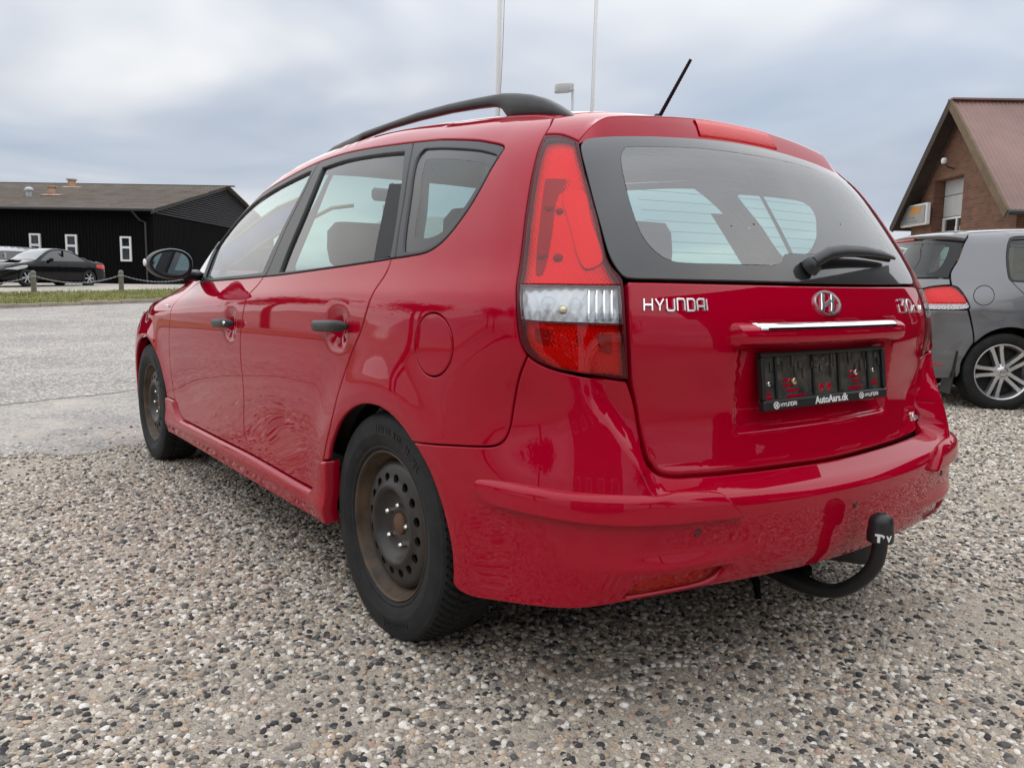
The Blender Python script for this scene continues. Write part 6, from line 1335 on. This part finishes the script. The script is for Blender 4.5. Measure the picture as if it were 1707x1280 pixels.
groundmat('apron',[(0.149,0.146,0.140),(0.287,0.278,0.265),(0.380,0.362,0.339),(0.299,0.287,0.276),(0.575,0.546,0.506)],80,.88,.5,.55,fine=((0.494,0.443,0.374),1.6,(.42,.66,0,.8)),dist=.004,stops=[.3,.5,.7])
groundmat('verge_soil',[(.13,.10,.065),(.2,.16,.11),(.26,.22,.16)],30,.95,.6,2)
groundmat('turf',[(.17,.17,.065),(.24,.225,.10),(.28,.25,.13)],25,.95,.5,1.2)
pbsdf('kerb_stone',(.30,.26,.21),.9,var=.25,vscale=6,bump=.4,bscale=30)
# terrain to the horizon
gx=np.concatenate([[-1500,-400,-120,-60,-35],np.arange(-24,25,1.5),[35,60,120,400,1500]]); gy=np.concatenate([[-1500,-300,-80,-30,-16],np.arange(-10,46,1.5),[55,80,150,400,1500]])
X,Y=np.meshgrid(gx,gy); V=np.stack([X,Y,hgt(X,Y)],-1).reshape(-1,3); nx=len(gx)
meta(mesh('ground',V,[(j*nx+i,j*nx+i+1,(j+1)*nx+i+1,(j+1)*nx+i) for j in range(len(gy)-1) for i in range(nx-1)],'gravel_far',smooth=True),kind='structure')
groundmat('grit',[(0.179,0.168,0.151),(0.403,0.358,0.297),(0.493,0.437,0.364),(0.560,0.504,0.426),(0.381,0.330,0.269),(0.694,0.638,0.560)],210,.95,.9,1.1,fine=((0.515,0.448,0.364),3.0,(.42,.68,0,.8)),dist=.004)
strip('yard','grit',-6,12,90,[lambda x:-5+0*x,lambda x:-2+0*x,lambda x:0*x,lambda x:np.minimum(1.5,nearedge(x)-.8),lambda x:np.minimum(5.5,nearedge(x)+.25)],.003)
apr=lambda x:5.95+.42*x+.5*jit(x*.7)
strip('apron','apron',-14,16,700,[lambda x:nearedge(x)+jit(x),lambda x:nearedge(x)*.5+apr(x)*.5,lambda x:np.maximum(apr(x),nearedge(x)+.6)],.006)
strip('road','asphalt',-60,40,900,[lambda x:np.maximum(apr(x),nearedge(x)+.6)-.15]+[(lambda k:(lambda x:(np.maximum(apr(x),nearedge(x)+.6))*(1-k)+kerby(x)*k))(k) for k in (.15,.3,.45,.6,.75,.9,1.0)],.010)
# road edge line: a patched seam
strip('verge','verge_soil',-40,20,300,[lambda x:kerby(x)+.1,lambda x:kerby(x)+.9+.3*jit(x),lambda x:kerby(x)+1.5],.012)
strip('turf','turf',-40,20,400,[lambda x:kerby(x)+.75+.25*jit(x),lambda x:kerby(x)+2,lambda x:kerby(x)+3.5,lambda x:kerby(x)+5,lambda x:27.9+.12*x+.25*jit(x*2)],.016)
strip('parking_lot','lot_gravel',-40,22,200,[lambda x:27.75+.12*x+.2*jit(x*2),lambda x:30+.12*x,lambda x:33+.1*x,lambda x:38+0*x,lambda x:50+0*x],.020)
# kerb stones, one by one
kb=empty('kerb',(0,0,0)); meta(kb,kind='structure')
me_=None; x_=-9.0
while x_<11:
    y_=float(kerby(x_+.5)); z_=float(hgt(x_+.5,y_)); a=math.atan(.26)
    if me_ is None:
        mb=MB(); mb.box((0,0,0),(.985,.14,.26),bev=.015); o=mb.obj('kerb_stone','kerb_stone',kb); me_=o.data
    else: o=link('kerb_stone',me_,None,kb)
    o.location=(x_+.5,y_+.03,z_-.02+rng.normal(0,.006)); o.rotation_euler=(rng.normal(0,.02),math.atan(.0),a+rng.normal(0,.008)); x_+=1.0*math.cos(a)
# grass blades on the verge
pbsdf('grass_blade',(.27,.275,.10),.8,var=.45,vscale=3)
n_=26000; gxp=rng.uniform(-4,11,n_); lo_=kerby(gxp)+.7; hi_=27.9+.12*gxp; gyp=lo_+(hi_-lo_)*rng.uniform(0,1,n_); gz=hgt(gxp,gyp)+.014; a=rng.uniform(0,6.28,n_); hh=rng.uniform(.035,.10,n_)*(1+.6*np.sin(gxp*2.1)*np.sin(gyp*1.7)); wd=rng.uniform(.008,.02,n_); ln=rng.normal(0,.03,(n_,2))
V=np.stack([np.stack([gxp-wd*np.cos(a),gyp-wd*np.sin(a),gz],1),np.stack([gxp+wd*np.cos(a),gyp+wd*np.sin(a),gz],1),np.stack([gxp+ln[:,0],gyp+ln[:,1],gz+hh],1)],1).reshape(-1,3)
meta(mesh('grass',V,np.arange(n_*3).reshape(-1,3),'grass_blade'),'short green grass on the verge between kerb and bollards','grass',kind='stuff')
# loose stones: real pebbles scattered over the yard
def stonemat():
    m,t,o=newmat('pebble'); b=N(t,'ShaderNodeBsdfPrincipled'); t.links.new(b.outputs[0],o.inputs[0]); b.inputs['Roughness'].default_value=.72; b.inputs['Specular IOR Level'].default_value=.35
    oi=N(t,'ShaderNodeObjectInfo'); r=N(t,'ShaderNodeValToRGB'); t.links.new(oi.outputs['Random'],r.inputs[0]); r.color_ramp.interpolation='CONSTANT'
    cols=[(0,(.045,.045,.047)),(.10,(.11,.106,.10)),(.18,(.215,.20,.183)),(.27,(.315,.288,.25)),(.37,(.40,.355,.295)),(.49,(.49,.435,.36)),(.61,(.59,.53,.445)),(.72,(.43,.34,.25)),(.77,(.55,.43,.31)),(.81,(.45,.32,.25)),(.84,(.72,.665,.58)),(.94,(.82,.79,.73))]
    es=r.color_ramp.elements; es[0].position=0; es[0].color=(*cols[0][1],1); es[1].position=cols[1][0]; es[1].color=(*cols[1][1],1)
    for p_,c in cols[2:]: e_=es.new(p_); e_.color=(*c,1)
    tcn=N(t,'ShaderNodeTexCoord'); n=N(t,'ShaderNodeTexNoise'); n.inputs['Scale'].default_value=2.2; n.inputs['Detail'].default_value=5; t.links.new(tcn.outputs['Object'],n.inputs['Vector'])
    rr=N(t,'ShaderNodeValToRGB'); t.links.new(n.outputs[0],rr.inputs[0]); rr.color_ramp.elements[0].position=.3; rr.color_ramp.elements[0].color=(.7,.7,.7,1); rr.color_ramp.elements[1].position=.7; rr.color_ramp.elements[1].color=(1.2,1.18,1.14,1)
    mx=N(t,'ShaderNodeMix',data_type='RGBA',blend_type='MULTIPLY'); mx.inputs[0].default_value=1; t.links.new(r.outputs[0],mx.inputs[6]); t.links.new(rr.outputs[0],mx.inputs[7]); t.links.new(mx.outputs[2],b.inputs['Base Color']); M['pebble']=m
stonemat()
import bmesh
scol=bpy.data.collections.new('pebbles')
for k in range(14):
    bm=bmesh.new(); bmesh.ops.create_icosphere(bm,subdivisions=2,radius=1); ph=rng.uniform(0,6,(4,3)); fr_=rng.normal(0,1.3,(4,3)); sc=np.array([1,rng.uniform(.62,.95),rng.uniform(.42,.72)]); cut=[(v_/np.linalg.norm(v_),rng.uniform(.62,.92)) for v_ in rng.normal(0,1,(rng.integers(2,7),3))]
    for v in bm.verts:
        p_=np.array(v.co); d=1+.12*sum(math.sin(p_@fr_[i]+ph[i,0]) for i in range(4))/2
        for nrm_,h_ in cut:
            q=p_@nrm_
            if q>h_: p_=p_-nrm_*(q-h_)*.85
        v.co=Vector(p_*d*sc+np.array([0,0,.22]))
    me=bpy.data.meshes.new('pebble'); bm.to_mesh(me); bm.free(); me.materials.append(M['pebble']); me.polygons.foreach_set('use_smooth',[True]*len(me.polygons)); me.set_sharp_from_angle(angle=rad(38))
    ob=bpy.data.objects.new('pebble',me); scol.objects.link(ob)
def scatter(name,cells,dens,smin,smax,label,seed):
    """cells: list of quads on the yard; geometry nodes drop pebbles on them"""
    V=[];F=[];D=[]
    for (x0,y0,x1,y1,dn) in cells:
        b=len(V); V+=[(x0,y0,.001),(x1,y0,.001),(x1,y1,.001),(x0,y1,.001)]; F.append((b,b+1,b+2,b+3)); D+=[dn]*4
    me=bpy.data.meshes.new(name); me.from_pydata(V,[],F); at_=me.attributes.new('dens','FLOAT','POINT'); at_.data.foreach_set('value',D)
    ob=bpy.data.objects.new(name,me); col.objects.link(ob); meta(ob,label,'gravel',kind='stuff')
    ng=bpy.data.node_groups.new(name,'GeometryNodeTree'); ng.interface.new_socket('Geometry',in_out='INPUT',socket_type='NodeSocketGeometry'); ng.interface.new_socket('Geometry',in_out='OUTPUT',socket_type='NodeSocketGeometry')
    gi=ng.nodes.new('NodeGroupInput'); go=ng.nodes.new('NodeGroupOutput'); L=ng.links.new
    dp=ng.nodes.new('GeometryNodeDistributePointsOnFaces'); dp.distribute_method='RANDOM'; dp.inputs['Seed'].default_value=seed
    na=ng.nodes.new('GeometryNodeInputNamedAttribute'); na.data_type='FLOAT'; na.inputs['Name'].default_value='dens'
    mu=ng.nodes.new('ShaderNodeMath'); mu.operation='MULTIPLY'; mu.inputs[1].default_value=dens; L(na.outputs['Attribute'],mu.inputs[0]); L(mu.outputs[0],dp.inputs['Density'])
    L(gi.outputs[0],dp.inputs['Mesh'])
    ci=ng.nodes.new('GeometryNodeCollectionInfo'); ci.inputs['Collection'].default_value=scol; ci.inputs['Separate Children'].default_value=True; ci.inputs['Reset Children'].default_value=True
    ip=ng.nodes.new('GeometryNodeInstanceOnPoints'); ip.inputs['Pick Instance'].default_value=True
    L(dp.outputs['Points'],ip.inputs['Points']); L(ci.outputs[0],ip.inputs['Instance'])
    rr=ng.nodes.new('FunctionNodeRandomValue'); rr.data_type='FLOAT_VECTOR'; rr.inputs[0].default_value=(-.35,-.35,0); rr.inputs[1].default_value=(.35,.35,6.28); rr.inputs['Seed'].default_value=seed+3; L(rr.outputs[0],ip.inputs['Rotation'])
    rs=ng.nodes.new('FunctionNodeRandomValue'); rs.data_type='FLOAT'; rs.inputs[2].default_value=0; rs.inputs[3].default_value=1; rs.inputs['Seed'].default_value=seed+5
    pw=ng.nodes.new('ShaderNodeMath'); pw.operation='POWER'; pw.inputs[1].default_value=1.9; L(rs.outputs[1],pw.inputs[0])
    mr=ng.nodes.new('ShaderNodeMapRange'); mr.inputs[3].default_value=smin; mr.inputs[4].default_value=smax; L(pw.outputs[0],mr.inputs[0]); L(mr.outputs[0],ip.inputs['Scale'])
    L(ip.outputs[0],go.inputs[0]); md=ob.modifiers.new('scatter','NODES'); md.node_group=ng
    return ob
def pat(x,y): return .5+.5*np.sin(x*1.9+1.3*np.sin(y*1.1)+.7)*np.sin(y*2.3+1.1*np.sin(x*1.7))
PATCH=[(.55,-.95,.55,.35,1.0),(-1.2,2.65,.9,.28,.9),(-1.35,-.28,.35,.22,.8),(-.55,-.85,.30,.22,.6),(2.2,-.6,.7,.4,.8)]
def pat2(x,y):
    v=.5+.20*np.sin(x*1.7+1.1*np.sin(y*1.3)+.7)+.18*np.sin(y*2.9+1.3*np.sin(x*2.1)+2)+.15*np.sin(x*5.3+y*4.1)+.12*np.sin(x*9.1-y*7.7+1)+.08*np.sin(x*17+3*np.sin(y*13))
    v=np.clip((v-.18)/.62,0,1)
    for (cx,cy,a,b,k) in PATCH: v=v*(1-k*np.exp(-(((x-cx)/a)**2+((y-cy)/b)**2)))-k*.55*np.exp(-(((x-cx)/a)**2+((y-cy)/b)**2))
    return v
near=[];mid=[]
st=.12
for x_ in np.arange(-3.6,9.5,st):
    for y_ in np.arange(-2.6,6.0,st):
        d=(x_-SITE[0])*FH[0]+(y_-SITE[1])*FH[1]; lat=(x_-SITE[0])*RH[0]+(y_-SITE[1])*RH[1]
        if d<.9 or abs(lat)>.66*d+.9: continue
        if y_>float(nearedge(x_+.06)+jit(x_+.06))+.02: 
            dn=.10 if y_<nearedge(x_)+.7 else 0
            if dn and d<7: mid.append((x_,y_,x_+st,y_+st,dn))
            continue
        dn=max(.12,min(1.3,.62+.85*float(pat2(x_,y_))+rng.uniform(-.15,.15)))
        if d<4.3: near.append((x_,y_,x_+st,y_+st,dn))
        elif d<10.5: mid.append((x_,y_,x_+st,y_+st,dn*min(1,(11-d)/3)))
scatter('gravel',near,16000,.0028,.0122,'grey and beige gravel around the red car','11' and 11)
scatter('gravel_beyond',mid,6200,.0042,.0145,'paler gravel farther off beneath the grey hatchback',23)
fine_=[q for q in near if (q[0]-SITE[0])*FH[0]+(q[1]-SITE[1])*FH[1]<3.3]
scatter('grit',[(a,b,c,d,1.0) for a,b,c,d,e in fine_],15000,.0016,.0042,'fine grit and sand between the gravel near the camera',37)
